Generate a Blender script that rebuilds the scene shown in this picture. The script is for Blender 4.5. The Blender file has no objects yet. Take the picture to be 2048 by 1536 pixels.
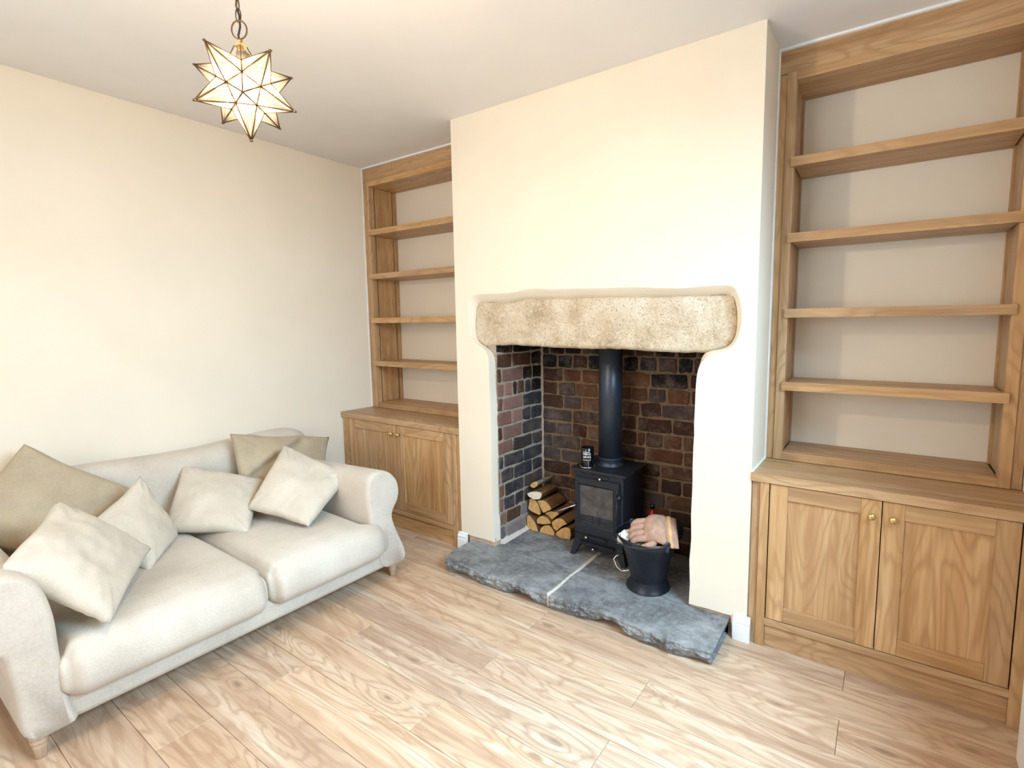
import bpy, bmesh, math, random
from mathutils import Vector, Matrix, noise, geometry, Euler
rnd = random.Random(7)
S = bpy.context.scene
COL = S.collection
H, W, XL, XR, YN, YA = 2.4, 1.592, -1.117, 2.433, -2.9, .49

# ------------------------------------------------------------------ camera, world, lights, exposure
cd = bpy.data.cameras.new('camera'); cam = bpy.data.objects.new('camera', cd); COL.objects.link(cam)
cam.location = (2.0140, -2.0681, 1.3039)
cam.rotation_euler = (1.465424, .0080563, .5880798)
cd.sensor_width = 36; cd.lens = 1008.0456 / 2048 * 36
cd.shift_x = -76.6675 / 2048; cd.shift_y = -12.2723 / 2048
cd.clip_start = .02
S.camera = cam
w = bpy.data.worlds.new('world'); S.world = w; w.use_nodes = True
bg = w.node_tree.nodes['Background']; bg.inputs[0].default_value = (.60, .78, 1, 1); bg.inputs[1].default_value = 1.0

def area(name, loc, rot, sx, sy, power, color):
    l = bpy.data.lights.new(name, 'AREA'); l.shape = 'RECTANGLE'; l.size = sx; l.size_y = sy
    l.energy = power; l.color = color
    o = bpy.data.objects.new(name, l); COL.objects.link(o); o.location = loc; o.rotation_euler = rot
    return o
# daylight through the window in the right wall; rear area light is added fill
area('window_daylight', (3.25, -1.05, 2.45), (0, .927, 0), 1.5, 1.5, 330, (.46, .74, 1))
area('rear_fill_light', (.55, -3.1, 1.42), (math.pi/2, 0, 0), 1.5, 1.25, 25, (.86, .93, 1))  # added fill from behind, lifts the alcoves and chimney front
LAMP = Vector((.8177, -1.4683, 1.8228))
pl = bpy.data.lights.new('bulb_light', 'POINT'); pl.energy = 31; pl.color = (1, .84, .66); pl.shadow_soft_size = .022
po = bpy.data.objects.new('bulb_light', pl); COL.objects.link(po); po.location = LAMP
S.view_settings.view_transform = 'Standard'; S.view_settings.look = 'None'
S.view_settings.gamma = 1; S.view_settings.use_curve_mapping = False
S.view_settings.exposure = 0.63

# ------------------------------------------------------------------ materials
def lin(c):
    return tuple((x/12.92 if x <= .04045 else ((x+.055)/1.055)**2.4) for x in c) + (1,)
def rgb(r, g, b): return lin((r/255, g/255, b/255))
class NT:
    def __init__(s, name):
        s.m = bpy.data.materials.new(name); s.m.use_nodes = True; s.t = s.m.node_tree
        s.b = s.t.nodes['Principled BSDF']; s.out = s.t.nodes['Material Output']
    def n(s, typ, ins=None, **kw):
        nd = s.t.nodes.new(typ)
        for k, v in kw.items(): setattr(nd, k, v)
        for k, v in (ins or {}).items():
            if isinstance(v, bpy.types.NodeSocket): s.t.links.new(v, nd.inputs[k])
            else: nd.inputs[k].default_value = v
        return nd
    def math(s, op, a, b=0, c=None):
        i = {0: a, 1: b}
        if c is not None: i[2] = c
        return s.n('ShaderNodeMath', i, operation=op).outputs[0]
    def ramp(s, fac, stops, interp='LINEAR'):
        nd = s.n('ShaderNodeValToRGB', {0: fac}); cr = nd.color_ramp; cr.interpolation = interp
        while len(cr.elements) < len(stops): cr.elements.new(.5)
        for e, (p, c) in zip(cr.elements, stops):
            e.position = p; e.color = c if len(c) == 4 else (*c, 1)
        return nd.outputs[0]
    def mix(s, fac, a, b, bt='MIX'):
        return s.n('ShaderNodeMix', {0: fac, 6: a, 7: b}, data_type='RGBA', blend_type=bt).outputs[2]
    def noise(s, vec, scale, detail=3, rough=.5, dist=0):
        return s.n('ShaderNodeTexNoise', {'Vector': vec, 'Scale': scale, 'Detail': detail, 'Roughness': rough, 'Distortion': dist}).outputs[0]
    def coord(s, scale=(1, 1, 1), rand=True):
        tc = s.n('ShaderNodeTexCoord').outputs['Object']
        if rand:
            r = s.n('ShaderNodeObjectInfo').outputs['Random']
            k = s.n('ShaderNodeCombineXYZ', {0: s.math('MULTIPLY', r, 91.7), 1: s.math('MULTIPLY', r, 57.3), 2: s.math('MULTIPLY', r, 33.1)}).outputs[0]
            tc = s.n('ShaderNodeVectorMath', {0: tc, 1: k}, operation='ADD').outputs[0]
        return s.n('ShaderNodeVectorMath', {0: tc, 1: scale}, operation='MULTIPLY').outputs[0]
    def bump(s, h, strength=.3, dist=.002):
        b = s.n('ShaderNodeBump', {'Height': h, 'Strength': strength, 'Distance': dist})
        s.t.links.new(b.outputs[0], s.b.inputs['Normal'])
    def set(s, color=None, rough=None, metal=None, spec=None):
        for k, v in (('Base Color', color), ('Roughness', rough), ('Metallic', metal), ('Specular IOR Level', spec)):
            if v is None: continue
            if isinstance(v, bpy.types.NodeSocket): s.t.links.new(v, s.b.inputs[k])
            else: s.b.inputs[k].default_value = v
        return s.m

def plain(name, c, rough=.5, metal=0, spec=.5, var=.06, scale=40, bump=.1):
    N = NT(name); v = N.coord((1, 1, 1), False)
    n = N.noise(v, scale, 4)
    d = tuple(x*(1-var*2) for x in c[:3]) + (1,); l = tuple(min(1, x*(1+var)) for x in c[:3]) + (1,)
    N.set(N.ramp(n, [(.3, d), (.7, l)]), rough, metal, spec)
    N.bump(n, bump, .001)
    return N.m

def paint(name, c, scale=3):
    N = NT(name); v = N.coord((1, 1, 1), False)
    n = N.noise(v, scale, 4); f = N.noise(v, 140, 2); g = N.noise(v, 9, 3)
    d = tuple(x*.965 for x in c[:3]) + (1,)
    N.set(N.ramp(n, [(.35, d), (.65, c)]), .75, 0, .25)
    N.bump(N.math('ADD', N.math('MULTIPLY', f, .10), g), .22, .003)
    return N.m

def oak(name, axis, dark, mid, light, ring=42, warp=1.6, rough=.42, bumpk=.25, contrast=1.0, knots=0.0, det=2):
    N = NT(name)
    sc = [7, 7, 7]; sc['xyz'.index(axis)] = 1.25
    v = N.coord(tuple(sc))
    base = N.noise(v, 1.1, det, .42, .25*warp)
    field = base
    if knots:
        sk = [3.3, 3.3, .01]; sk['xyz'.index(axis)] = 1.15
        kv = N.coord(tuple(sk))
        vo = N.n('ShaderNodeTexVoronoi', {'Vector': kv, 'Scale': 1.0, 'Randomness': 1.0}, voronoi_dimensions='2D').outputs['Distance']
        near = N.math('POWER', N.math('SUBTRACT', 1, N.math('MINIMUM', N.math('MULTIPLY', vo, 2.9), 1)), 2)
        field = N.math('ADD', base, N.math('MULTIPLY', near, .35))
    rings = N.math('SINE', N.math('MULTIPLY', field, ring*2))
    rings = N.math('MULTIPLY_ADD', rings, .5, .5)
    sf = [130, 130, 130]; sf['xyz'.index(axis)] = 5
    fine = N.noise(N.coord(tuple(sf)), 1, 3, .6)
    sm = [26, 26, 26]; sm['xyz'.index(axis)] = 1.2
    streak = N.noise(N.coord(tuple(sm)), 1, 4, .6, .3)
    c = N.ramp(streak, [(.28, dark), (.5, mid), (.72, light)])
    c = N.mix(N.math('MULTIPLY', N.math('POWER', rings, 3.0), .50*contrast), c, dark)
    c = N.mix(N.math('MULTIPLY', N.ramp(fine, [(.50, (0, 0, 0, 1)), (.68, (1, 1, 1, 1))]), .30*contrast), c, dark)
    c = N.mix(N.ramp(base, [(.25, (.42, .42, .42, 1)), (.6, (0, 0, 0, 1))]), c, mid)
    if knots:
        c = N.mix(N.ramp(near, [(.72, (0, 0, 0, 1)), (.98, (.6, .6, .6, 1))]), c, tuple(x*.45 for x in dark[:3]) + (1,))
    r = N.n('ShaderNodeObjectInfo').outputs['Random']
    c = N.n('ShaderNodeHueSaturation', {'Color': c, 'Value': N.math('MULTIPLY_ADD', r, .14, .93), 'Saturation': N.math('MULTIPLY_ADD', r, .1, .95)}).outputs[0]
    N.set(c, rough, 0, .4)
    N.bump(N.math('ADD', fine, N.math('MULTIPLY', rings, .4)), bumpk, .0006)
    return N.m

M = {}
M['wall'] = paint('cream_wall_paint', rgb(238, 226, 206))
M['ceiling'] = paint('ceiling_paint', rgb(232, 228, 224))
M['trim'] = plain('white_gloss_paint', rgb(240, 240, 240), .35, var=.01, bump=.02)
OD, OM, OL = rgb(156, 116, 76), rgb(192, 153, 109), rgb(212, 178, 136)
for a in 'xyz': M['oak_'+a] = oak('oak_grain_'+a, a, OD, OM, OL)
FD, FM, FL = rgb(168, 132, 104), rgb(204, 173, 143), rgb(226, 203, 177)
M['plank'] = oak('light_oak_plank', 'x', FD, FM, FL, ring=34, warp=3.0, rough=.46, bumpk=.10, contrast=1.15, knots=1, det=5)
M['subfloor'] = plain('dark_joint', rgb(96, 70, 48), .8)

def fabric(name, c1, c2, weave=620):
    N = NT(name); v = N.coord((1, 1, 1), False)
    big = N.noise(v, 3.5, 4, .6); f1 = N.noise(N.coord((1, 1, 5), False), weave/4, 2); f2 = N.noise(N.coord((5, 1, 1), False), weave/4, 2)
    fl = N.math('MULTIPLY', N.math('ADD', f1, f2), .5)
    c = N.ramp(N.math('ADD', N.math('MULTIPLY', big, .5), N.math('MULTIPLY', fl, .5)), [(.36, c1), (.62, c2)])
    N.set(c, .95, 0, .1); N.b.inputs['Sheen Weight'].default_value = .15
    wr = N.noise(v, 11, 3, .5, .8)
    N.bump(N.math('ADD', N.math('MULTIPLY', fl, .25), N.math('MULTIPLY', wr, .9)), .22, .004)
    return N.m
M['sofa'] = fabric('oatmeal_linen', rgb(186, 173, 156), rgb(214, 203, 188))
M['pillow'] = fabric('pale_linen', rgb(190, 177, 158), rgb(218, 206, 188))
M['pillow_dark'] = fabric('tan_linen', rgb(164, 146, 120), rgb(190, 173, 146))

def stone():
    N = NT('weathered_stone'); v = N.coord((1, 1, 1), False)
    a = N.noise(v, 5, 5, .65); b = N.noise(v, 55, 4, .7); p = N.noise(v, 150, 2, .6)
    c = N.ramp(a, [(.3, rgb(168, 146, 116)), (.5, rgb(204, 186, 158)), (.7, rgb(224, 212, 192))])
    c = N.mix(N.ramp(b, [(.48, (0, 0, 0, 1)), (.72, (.6, .6, .6, 1))]), c, rgb(232, 222, 200))
    c = N.mix(N.ramp(p, [(.56, (0, 0, 0, 1)), (.68, (.7, .7, .7, 1))]), c, rgb(138, 108, 76))
    N.set(c, .92, 0, .15); N.bump(N.math('ADD', b, N.math('MULTIPLY', p, -.6)), .9, .006); return N.m
M['stone'] = stone()
def slate():
    N = NT('grey_flagstone'); v = N.coord((1, 1, 1), False)
    a = N.noise(v, 6, 6, .7, .6); b = N.noise(v, 45, 5, .75); e = N.noise(N.coord((1, 3, 6), False), 14, 4, .6)
    c = N.ramp(a, [(.32, rgb(88, 88, 90)), (.5, rgb(126, 126, 126)), (.7, rgb(164, 164, 164))])
    c = N.mix(N.ramp(b, [(.45, (0, 0, 0, 1)), (.75, (.65, .65, .65, 1))]), c, rgb(176, 176, 170))
    c = N.mix(N.ramp(e, [(.5, (0, 0, 0, 1)), (.75, (.4, .4, .4, 1))]), c, rgb(70, 66, 60))
    N.set(c, .7, 0, .35); N.bump(N.math('ADD', b, a), .8, .006); return N.m
M['slate'] = slate()
def brick():
    N = NT('old_brick'); v = N.coord()
    oi = N.n('ShaderNodeObjectInfo').outputs['Color']
    a = N.noise(v, 22, 4, .7); b = N.noise(v, 90, 4, .7)
    c = N.mix(N.ramp(a, [(.35, (0, 0, 0, 1)), (.7, (.55, .55, .55, 1))]), oi, N.mix(.5, oi, (0.012, .01, .01, 1)))
    dd = N.noise(v, 9, 5, .75)
    c = N.mix(N.ramp(dd, [(.48, (0, 0, 0, 1)), (.72, (.45, .45, .45, 1))]), c, rgb(142, 124, 110))
    c = N.mix(N.ramp(b, [(.55, (0, 0, 0, 1)), (.8, (.5, .5, .5, 1))]), c, N.mix(.5, oi, rgb(150, 128, 110)))
    N.set(c, .85, 0, .25); N.bump(N.math('ADD', a, b), .8, .005); return N.m
M['brick'] = brick()
M['mortar'] = plain('lime_mortar', rgb(172, 156, 138), .95, var=.14, scale=60, bump=.9)
M['mortar_dark'] = plain('sooty_mortar', rgb(124, 100, 76), .95, var=.16, scale=40, bump=.9)
M['plaster_edge'] = plain('bare_plaster', rgb(206, 176, 152), .95, var=.1, scale=30, bump=.5)
M['iron'] = plain('matt_black_stove_paint', rgb(40, 42, 48), .48, .35, .5, var=.12, scale=90)
M['iron2'] = plain('grey_stove_pipe', rgb(58, 64, 74), .38, .45, .5, var=.08, scale=60)
M['soot'] = plain('soot', rgb(18, 16, 15), .95)
M['chrome'] = plain('brushed_steel', rgb(214, 212, 208), .22, 1, .5, var=.03)
M['brass'] = plain('polished_brass', rgb(226, 200, 142), .22, 1, .5, var=.03)
M['antique'] = plain('antique_brass', rgb(122, 98, 66), .4, .9, .5, var=.1)
M['cable'] = plain('brown_cable', rgb(60, 44, 34), .6)
M['bucket'] = plain('black_enamel', rgb(26, 30, 38), .36, .2, .6, var=.1, scale=50)
M['leather'] = plain('tan_leather', rgb(184, 146, 124), .8, 0, .2, var=.12, scale=35, bump=.6)
M['leather_cuff'] = plain('yellow_leather', rgb(216, 176, 124), .8, 0, .2, var=.1, scale=35, bump=.5)
M['paper'] = plain('white_paper', rgb(240, 236, 228), .9, var=.05, scale=70, bump=.9)
M['red'] = plain('red_enamel', rgb(168, 20, 22), .3, 0, .5, var=.05)
M['black'] = plain('black_gloss', rgb(12, 12, 14), .18, 0, .6, var=.02)
M['white'] = plain('white_print', rgb(226, 226, 224), .6, var=.01)
M['cut'] = None
def cutwood(name, c1, c2):
    N = NT(name); v = N.coord((1, 1, 1))
    wv = N.n('ShaderNodeTexWave', {'Vector': v, 'Scale': 26, 'Distortion': 3.5, 'Detail': 2}, wave_type='RINGS', rings_direction='Y').outputs[0]
    n = N.noise(v, 50, 4, .6)
    N.set(N.mix(N.math('MULTIPLY', wv, .35), N.ramp(n, [(.3, c1), (.7, c2)]), c1), .85, 0, .2); N.bump(n, .5, .002); return N.m
M['cut'] = cutwood('sawn_log_end', rgb(196, 146, 88), rgb(228, 186, 128))
def bark():
    N = NT('split_log_side'); v = N.coord((16, 1.5, 16)); n = N.noise(v, 2.2, 5, .65)
    N.set(N.ramp(n, [(.3, rgb(92, 62, 40)), (.55, rgb(136, 98, 64)), (.75, rgb(172, 134, 96))]), .9, 0, .2); N.bump(n, .9, .006); return N.m
M['bark'] = bark()
def leg_wood():
    return oak('turned_leg_wood', 'z', rgb(160, 130, 104), rgb(190, 160, 134), rgb(208, 182, 158), ring=10)
M['legwood'] = leg_wood()
def pane_glass():
    N = NT('seeded_lamp_glass'); t = N.t
    for n in list(t.nodes):
        if n != N.out: t.nodes.remove(n)
    tr = N.n('ShaderNodeBsdfTransparent', {0: (1, .97, .90, 1)}); tl = N.n('ShaderNodeBsdfTranslucent', {0: (1, .94, .80, 1)})
    gl = N.n('ShaderNodeBsdfGlossy', {0: (1, 1, 1, 1), 'Roughness': .12})
    n = N.noise(N.coord((1, 1, 1), False), 60, 3)
    a = N.n('ShaderNodeMixShader', {0: N.math('MULTIPLY_ADD', n, .007, .003)}); t.links.new(tr.outputs[0], a.inputs[1]); t.links.new(tl.outputs[0], a.inputs[2])
    b = N.n('ShaderNodeMixShader', {0: .07}); t.links.new(a.outputs[0], b.inputs[1]); t.links.new(gl.outputs[0], b.inputs[2])
    t.links.new(b.outputs[0], N.out.inputs[0]); return N.m
M['lampglass'] = pane_glass()
def emit(name, c, s):
    N = NT(name); N.b.inputs['Emission Color'].default_value = c; N.b.inputs['Emission Strength'].default_value = s
    N.b.inputs['Base Color'].default_value = c; return N.m
def bulb_glass():
    N = NT('lit_bulb'); t = N.t
    for n in list(t.nodes):
        if n != N.out: t.nodes.remove(n)
    tr = N.n('ShaderNodeBsdfTransparent'); em = N.n('ShaderNodeEmission', {0: (1, .86, .62, 1), 'Strength': 14})
    a = N.n('ShaderNodeMixShader', {0: .25}); t.links.new(tr.outputs[0], a.inputs[1]); t.links.new(em.outputs[0], a.inputs[2])
    t.links.new(a.outputs[0], N.out.inputs[0]); return N.m
M['bulb'] = bulb_glass()
def window_glass():
    N = NT('window_glass'); t = N.t
    for n in list(t.nodes):
        if n != N.out: t.nodes.remove(n)
    tr = N.n('ShaderNodeBsdfTransparent'); gl = N.n('ShaderNodeBsdfGlossy', {'Roughness': .01})
    a = N.n('ShaderNodeMixShader', {0: .05}); t.links.new(tr.outputs[0], a.inputs[1]); t.links.new(gl.outputs[0], a.inputs[2])
    t.links.new(a.outputs[0], N.out.inputs[0]); return N.m
M['glass'] = window_glass()
def stove_glass():
    N = NT('smoky_stove_glass'); v = N.coord((1, 1, 1), False); n = N.noise(v, 14, 4, .6, .5)
    N.set(N.ramp(n, [(.35, rgb(48, 46, 46)), (.7, rgb(92, 88, 86))]), .18, 0, .6); return N.m
M['stoveglass'] = stove_glass()

# ------------------------------------------------------------------ helpers
WORLD = {}
def wloc(o): return WORLD.get(o.name, Vector((0, 0, 0))) if o else Vector((0, 0, 0))
def thing(name, label, cat, loc, group=None):
    o = bpy.data.objects.new(name, None); COL.objects.link(o); o.empty_display_size = .05
    o.location = loc; WORLD[o.name] = Vector(loc)
    o['label'] = label; o['category'] = cat
    if group: o['group'] = group
    return o
def tag(o, label, cat, group=None, kind=None):
    o['label'] = label; o['category'] = cat
    if group: o['group'] = group
    return o
def structure(o): o['kind'] = 'structure'; return o
def mesh(name, verts, faces, mats, parent=None, smooth=False, bevel=0, seg=2, fm=None, origin=None, sub=0, label=None):
    if not isinstance(mats, (list, tuple)): mats = [mats]
    vs = [Vector(v) for v in verts]
    if origin is None:
        lo = Vector([min(v[i] for v in vs) for i in range(3)]); hi = Vector([max(v[i] for v in vs) for i in range(3)])
        origin = (lo+hi)/2
    origin = Vector(origin)
    me = bpy.data.meshes.new(name); me.from_pydata([v-origin for v in vs], [], faces); me.update()
    bm = bmesh.new(); bm.from_mesh(me); bmesh.ops.recalc_face_normals(bm, faces=bm.faces); bm.to_mesh(me); bm.free()
    for m in mats: me.materials.append(M[m] if isinstance(m, str) else m)
    if fm:
        for p, i in zip(me.polygons, fm): p.material_index = i
    if smooth:
        me.polygons.foreach_set('use_smooth', [True]*len(me.polygons))
    o = bpy.data.objects.new(name, me); COL.objects.link(o)
    WORLD[o.name] = origin
    if parent is not None: o.parent = parent; o.location = origin - wloc(parent)
    else: o.location = origin
    if bevel:
        b = o.modifiers.new('bevel', 'BEVEL'); b.width = bevel; b.segments = seg; b.limit_method = 'ANGLE'
    if sub:
        s = o.modifiers.new('subdivision', 'SUBSURF'); s.levels = sub; s.render_levels = sub
    if label: o['label'] = label
    return o
BF = [(0, 1, 3, 2), (4, 6, 7, 5), (0, 4, 5, 1), (2, 3, 7, 6), (0, 2, 6, 4), (1, 5, 7, 3)]
def bx(x0, x1, y0, y1, z0, z1): return [(x, y, z) for x in (x0, x1) for y in (y0, y1) for z in (z0, z1)]
def box(name, x0, x1, y0, y1, z0, z1, mat, parent=None, bevel=.0015, **k):
    return mesh(name, bx(x0, x1, y0, y1, z0, z1), BF, mat, parent, bevel=bevel, **k)
class MB:
    def __init__(s): s.v = []; s.f = []; s.m = []
    def add(s, v, f, m=0):
        n = len(s.v); s.v += [tuple(p) for p in v]; s.f += [tuple(i+n for i in q) for q in f]; s.m += [m]*len(f)
    def box(s, *a, m=0): s.add(bx(*a), BF, m)
    def tube(s, pts, r, n=10, m=0, closed=False):
        pts = [Vector(p) for p in pts]; N = len(pts); rs = r if isinstance(r, (list, tuple)) else [r]*N
        ring = []; up = None
        for i, p in enumerate(pts):
            a = pts[(i-1) % N] if (closed or i) else p; b = pts[(i+1) % N] if (closed or i < N-1) else p
            t = (b-a).normalized()
            if up is None: up = Vector((0, 0, 1)) if abs(t.z) < .9 else Vector((1, 0, 0))
            u = (up - t*up.dot(t)).normalized(); up = u; w_ = t.cross(u)
            ring.append([p + (u*math.cos(k*2*math.pi/n) + w_*math.sin(k*2*math.pi/n))*rs[i] for k in range(n)])
        v = [q for rr in ring for q in rr]; f = []
        for i in range(N if closed else N-1):
            j = (i+1) % N
            for k in range(n): f.append((i*n+k, i*n+(k+1) % n, j*n+(k+1) % n, j*n+k))
        if not closed: f += [tuple(range(n-1, -1, -1)), tuple((N-1)*n+k for k in range(n))]
        s.add(v, f, m)
    def lathe(s, prof, c, n=32, m=0, axis='z', cap=True):
        v = []
        for r, h in prof:
            for k in range(n):
                a = k*2*math.pi/n; p = (r*math.cos(a), r*math.sin(a), h)
                if axis == 'y': p = (p[0], p[2], p[1])
                if axis == 'x': p = (p[2], p[0], p[1])
                v.append(Vector(p)+Vector(c))
        f = [(i*n+k, i*n+(k+1) % n, (i+1)*n+(k+1) % n, (i+1)*n+k) for i in range(len(prof)-1) for k in range(n)]
        if cap: f += [tuple(range(n-1, -1, -1)), tuple((len(prof)-1)*n+k for k in range(n))]
        s.add(v, f, m)
    def build(s, name, mats, parent=None, **k): return mesh(name, s.v, s.f, mats, parent, fm=s.m, **k)
def prism(poly, y0, y1):
    n = len(poly); v = [(x, y0, z) for x, z in poly] + [(x, y1, z) for x, z in poly]
    return v, [tuple(range(n)), tuple(range(2*n-1, n-1, -1))] + [(i, (i+1) % n, (i+1) % n+n, i+n) for i in range(n)]

# ------------------------------------------------------------------ setting: floor with planks
fl = structure(mesh('floor', bx(XL-.1, XR+.1, YN-.1, YA+.1, -.06, -.012), BF, 'subfloor'))
PW, G = .1617, .0006
k = -3
y = -.107
rows = [(-.107+PW*3 - PW*i, i) for i in range(22)]
for top, i in rows:
    y1, y0 = top-G, top-PW+G
    if y0 < YN or top > .56: continue
    off = (.79 if i % 2 == 0 else 1.35)
    xs = [off + 1.156*j for j in range(-4, 3)]
    xs = [XL] + [x for x in xs if XL+.05 < x < XR-.03] + [XR]
    for a, b in zip(xs, xs[1:]):
        mesh('plank', bx(a+G, b-G, y0, y1, -.012, 0), BF, 'plank', fl, bevel=.0011, seg=1)
# ceiling, outer walls
structure(box('ceiling', XL-.1, XR+.1, YN-.1, YA+.1, H, H+.1, 'ceiling', bevel=0))
structure(box('wall_left', XL-.12, XL, YN-.1, YA+.1, -.05, H+.05, 'wall', bevel=0))
structure(box('wall_alcove_left', XL-.05, .0, YA, YA+.1, -.05, H+.05, 'wall', bevel=0))
structure(box('wall_alcove_right', W, XR+.05, YA, YA+.1, -.05, H+.05, 'wall', bevel=0))
def wall_with_hole(name, axis, c0, c1, a0, a1, h0, h1, ha0, ha1, hz0, hz1):
    mb = MB()
    def seg(p0, p1, z0, z1):
        if axis == 'x': mb.box(c0, c1, p0, p1, z0, z1)
        else: mb.box(p0, p1, c0, c1, z0, z1)
    seg(a0, ha0, h0, h1); seg(ha1, a1, h0, h1); seg(ha0, ha1, h0, hz0); seg(ha0, ha1, hz1, h1)
    return structure(mb.build(name, 'wall'))
wall_with_hole('wall_right', 'x', XR, XR+.15, YN-.1, YA+.1, -.05, H+.05, -1.6, -.5, .78, 2.06)
wall_with_hole('wall_rear', 'y', YN-.15, YN, XL-.1, XR+.1, -.05, H+.05, -.2, 1.3, .8, 2.05)
def window(name, axis, c, a0, a1, z0, z1):
    mb = MB(); gl = MB()
    def seg(p0, p1, q0, q1, d0, d1, t):
        if axis == 'x': t.box(c+d0, c+d1, p0, p1, q0, q1)
        else: t.box(p0, p1, c-d1, c-d0, q0, q1)
    f = .05
    seg(a0, a1, z0, z0+f, .04, .1, mb); seg(a0, a1, z1-f, z1, .04, .1, mb)
    seg(a0, a0+f, z0+f, z1-f, .04, .1, mb); seg(a1-f, a1, z0+f, z1-f, .04, .1, mb)
    mid = (a0+a1)/2; seg(mid-.03, mid+.03, z0+f, z1-f, .04, .1, mb)
    zm = (z0+z1)/2; seg(a0+f, mid-.03, zm-.02, zm+.02, .045, .095, mb); seg(mid+.03, a1-f, zm-.02, zm+.02, .045, .095, mb)
    wd = structure(mb.build(name, 'trim', bevel=.003))
    for p0, p1 in ((a0+f, mid-.03), (mid+.03, a1-f)):
        for q0, q1 in ((z0+f, zm-.02), (zm+.02, z1-f)):
            g = MB(); seg(p0, p1, q0, q1, .068, .072, g); g.build('pane', 'glass', wd)
    s = MB(); seg(a0-.04, a1+.04, z0-.03, z0, -.04, .05, s); s.build('window_sill', 'trim', wd, bevel=.004)
window('window_1', 'x', XR, -1.6, -.5, .78, 2.06)
window('added_rear_window', 'y', YN, -.2, 1.3, .8, 2.05)  # unseen window, added so the rear fill light can enter

# ------------------------------------------------------------------ chimney breast with lintel opening
OUT = [(0.236, 0.96), (0.234, 1.022), (0.236, 1.09), (0.23, 1.149), (0.203, 1.178), (0.139, 1.207), (0.107, 1.245), (0.095, 1.332), (0.098, 1.414), (0.118, 1.456), (0.151, 1.471), (0.391, 1.467), (0.468, 1.479), (0.539, 1.485), (0.635, 1.474), (0.746, 1.473), (0.873, 1.468), (1.01, 1.466), (1.094, 1.464), (1.198, 1.455), (1.287, 1.449), (1.389, 1.454), (1.462, 1.454), (1.497, 1.455), (1.518, 1.427), (1.536, 1.351), (1.537, 1.302), (1.524, 1.243), (1.502, 1.205), (1.454, 1.186), (1.406, 1.165), (1.376, 1.141), (1.364, 1.097), (1.36, 1.03), (1.359, .96)]
INN = [(0.238, .96), (0.236, 1.017), (0.238, 1.073), (0.235, 1.125), (0.221, 1.157), (0.164, 1.189), (0.117, 1.222), (0.105, 1.291), (0.111, 1.36), (0.119, 1.409), (0.138, 1.428), (0.304, 1.422), (0.417, 1.432), (0.469, 1.438), (0.574, 1.434), (0.672, 1.431), (0.805, 1.431), (0.989, 1.426), (1.055, 1.424), (1.157, 1.421), (1.237, 1.419), (1.355, 1.419), (1.437, 1.42), (1.469, 1.421), (1.491, 1.412), (1.504, 1.352), (1.506, 1.286), (1.499, 1.244), (1.479, 1.211), (1.441, 1.196), (1.386, 1.191), (1.372, 1.176), (1.36, 1.146), (1.357, 1.087), (1.357, .96)]
INN = INN[:4] + INN[4:]
# match point counts by resampling both by arc-length parameter of index
def dens(pts, n):
    out = []
    L = [0]
    for a, b in zip(pts, pts[1:]): L.append(L[-1]+math.dist(a, b))
    for i in range(n):
        t = L[-1]*i/(n-1); j = max(0, min(len(pts)-2, next((q for q in range(len(L)-1) if L[q+1] >= t-1e-9), len(pts)-2)))
        u = (t-L[j])/max(1e-9, L[j+1]-L[j]); out.append((pts[j][0]+(pts[j+1][0]-pts[j][0])*u, pts[j][1]+(pts[j+1][1]-pts[j][1])*u))
    return out
def smoothc(p, it=2):
    for _ in range(it):
        p = [p[0]] + [((a[0]+2*b[0]+c[0])/4, (a[1]+2*b[1]+c[1])/4) for a, b, c in zip(p, p[1:], p[2:])] + [p[-1]]
    return p
NP = 150
Oc = smoothc(dens(OUT, NP)); Ic = smoothc(dens(INN, NP))
jl = [(.238-.004*noise.noise(Vector((0, 0, z*9)))+.004*(z < .2), z) for z in [i*.05+.095 for i in range(17)]]
jr = [(1.357-.006*noise.noise(Vector((5, 0, z*9)))-.006*(.96-z)/.9, z) for z in [i*.05+.085 for i in range(17)]][::-1]
O = jl + Oc + jr; I = [(x+.006, z) for x, z in jl] + Ic + [(x+.002, z) for x, z in jr]
# bottom edge of the plaster, ragged above the hearth
bl = [(x, .098+.006*noise.noise(Vector((x*20, 3, 0)))) for x in (.05, .09, .13, .17, .21)]
br = [(x, .088+.008*noise.noise(Vector((x*20, 7, 0)))) for x in (1.39, 1.43, 1.47, 1.50, 1.53)]
poly = [(0, 0), (0, H), (W, H), (W, 0), (1.535, 0)] + br[::-1] + O[::-1] + bl[::-1] + [(.045, 0)]
vs = [Vector((x, z, 0)) for x, z in poly]
tri = geometry.tessellate_polygon([vs])
mb = MB(); mb.add([(x, 0, z) for x, z in poly], tri)
n = len(O)
rv = []
for (ox, oz), (ix, iz) in zip(O, I):
    for t, yy in ((0, 0), (.12, .004), (.35, .014), (.7, .032), (1, .055)):
        rv.append((ox+(ix-ox)*t, yy, oz+(iz-oz)*t))
mb.add(rv, [(i*5+j, (i+1)*5+j, (i+1)*5+j+1, i*5+j+1) for i in range(n-1) for j in range(4)])
for xx in (0, W): mb.add([(xx, 0, 0), (xx, 0, H), (xx, YA, H), (xx, YA, 0)], [(0, 1, 2, 3)])
# underside lip of ragged plaster
for seq in (bl, br):
    q = [(x, 0, z) for x, z in seq] + [(x, .03, z) for x, z in seq]; m_ = len(seq)
    mb.add(q, [(i, i+1, i+1+m_, i+m_) for i in range(m_-1)])
cb = mesh('wall_chimney', mb.v, mb.f, 'wall', origin=(.8, 0, 1.2)); structure(cb)
mesh('plaster_edge', bx(.05, .245, .012, .05, .05, .115), BF, 'plaster_edge', cb)
mesh('plaster_edge', bx(1.352, 1.54, .012, .05, .05, .11), BF, 'plaster_edge', cb)

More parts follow.
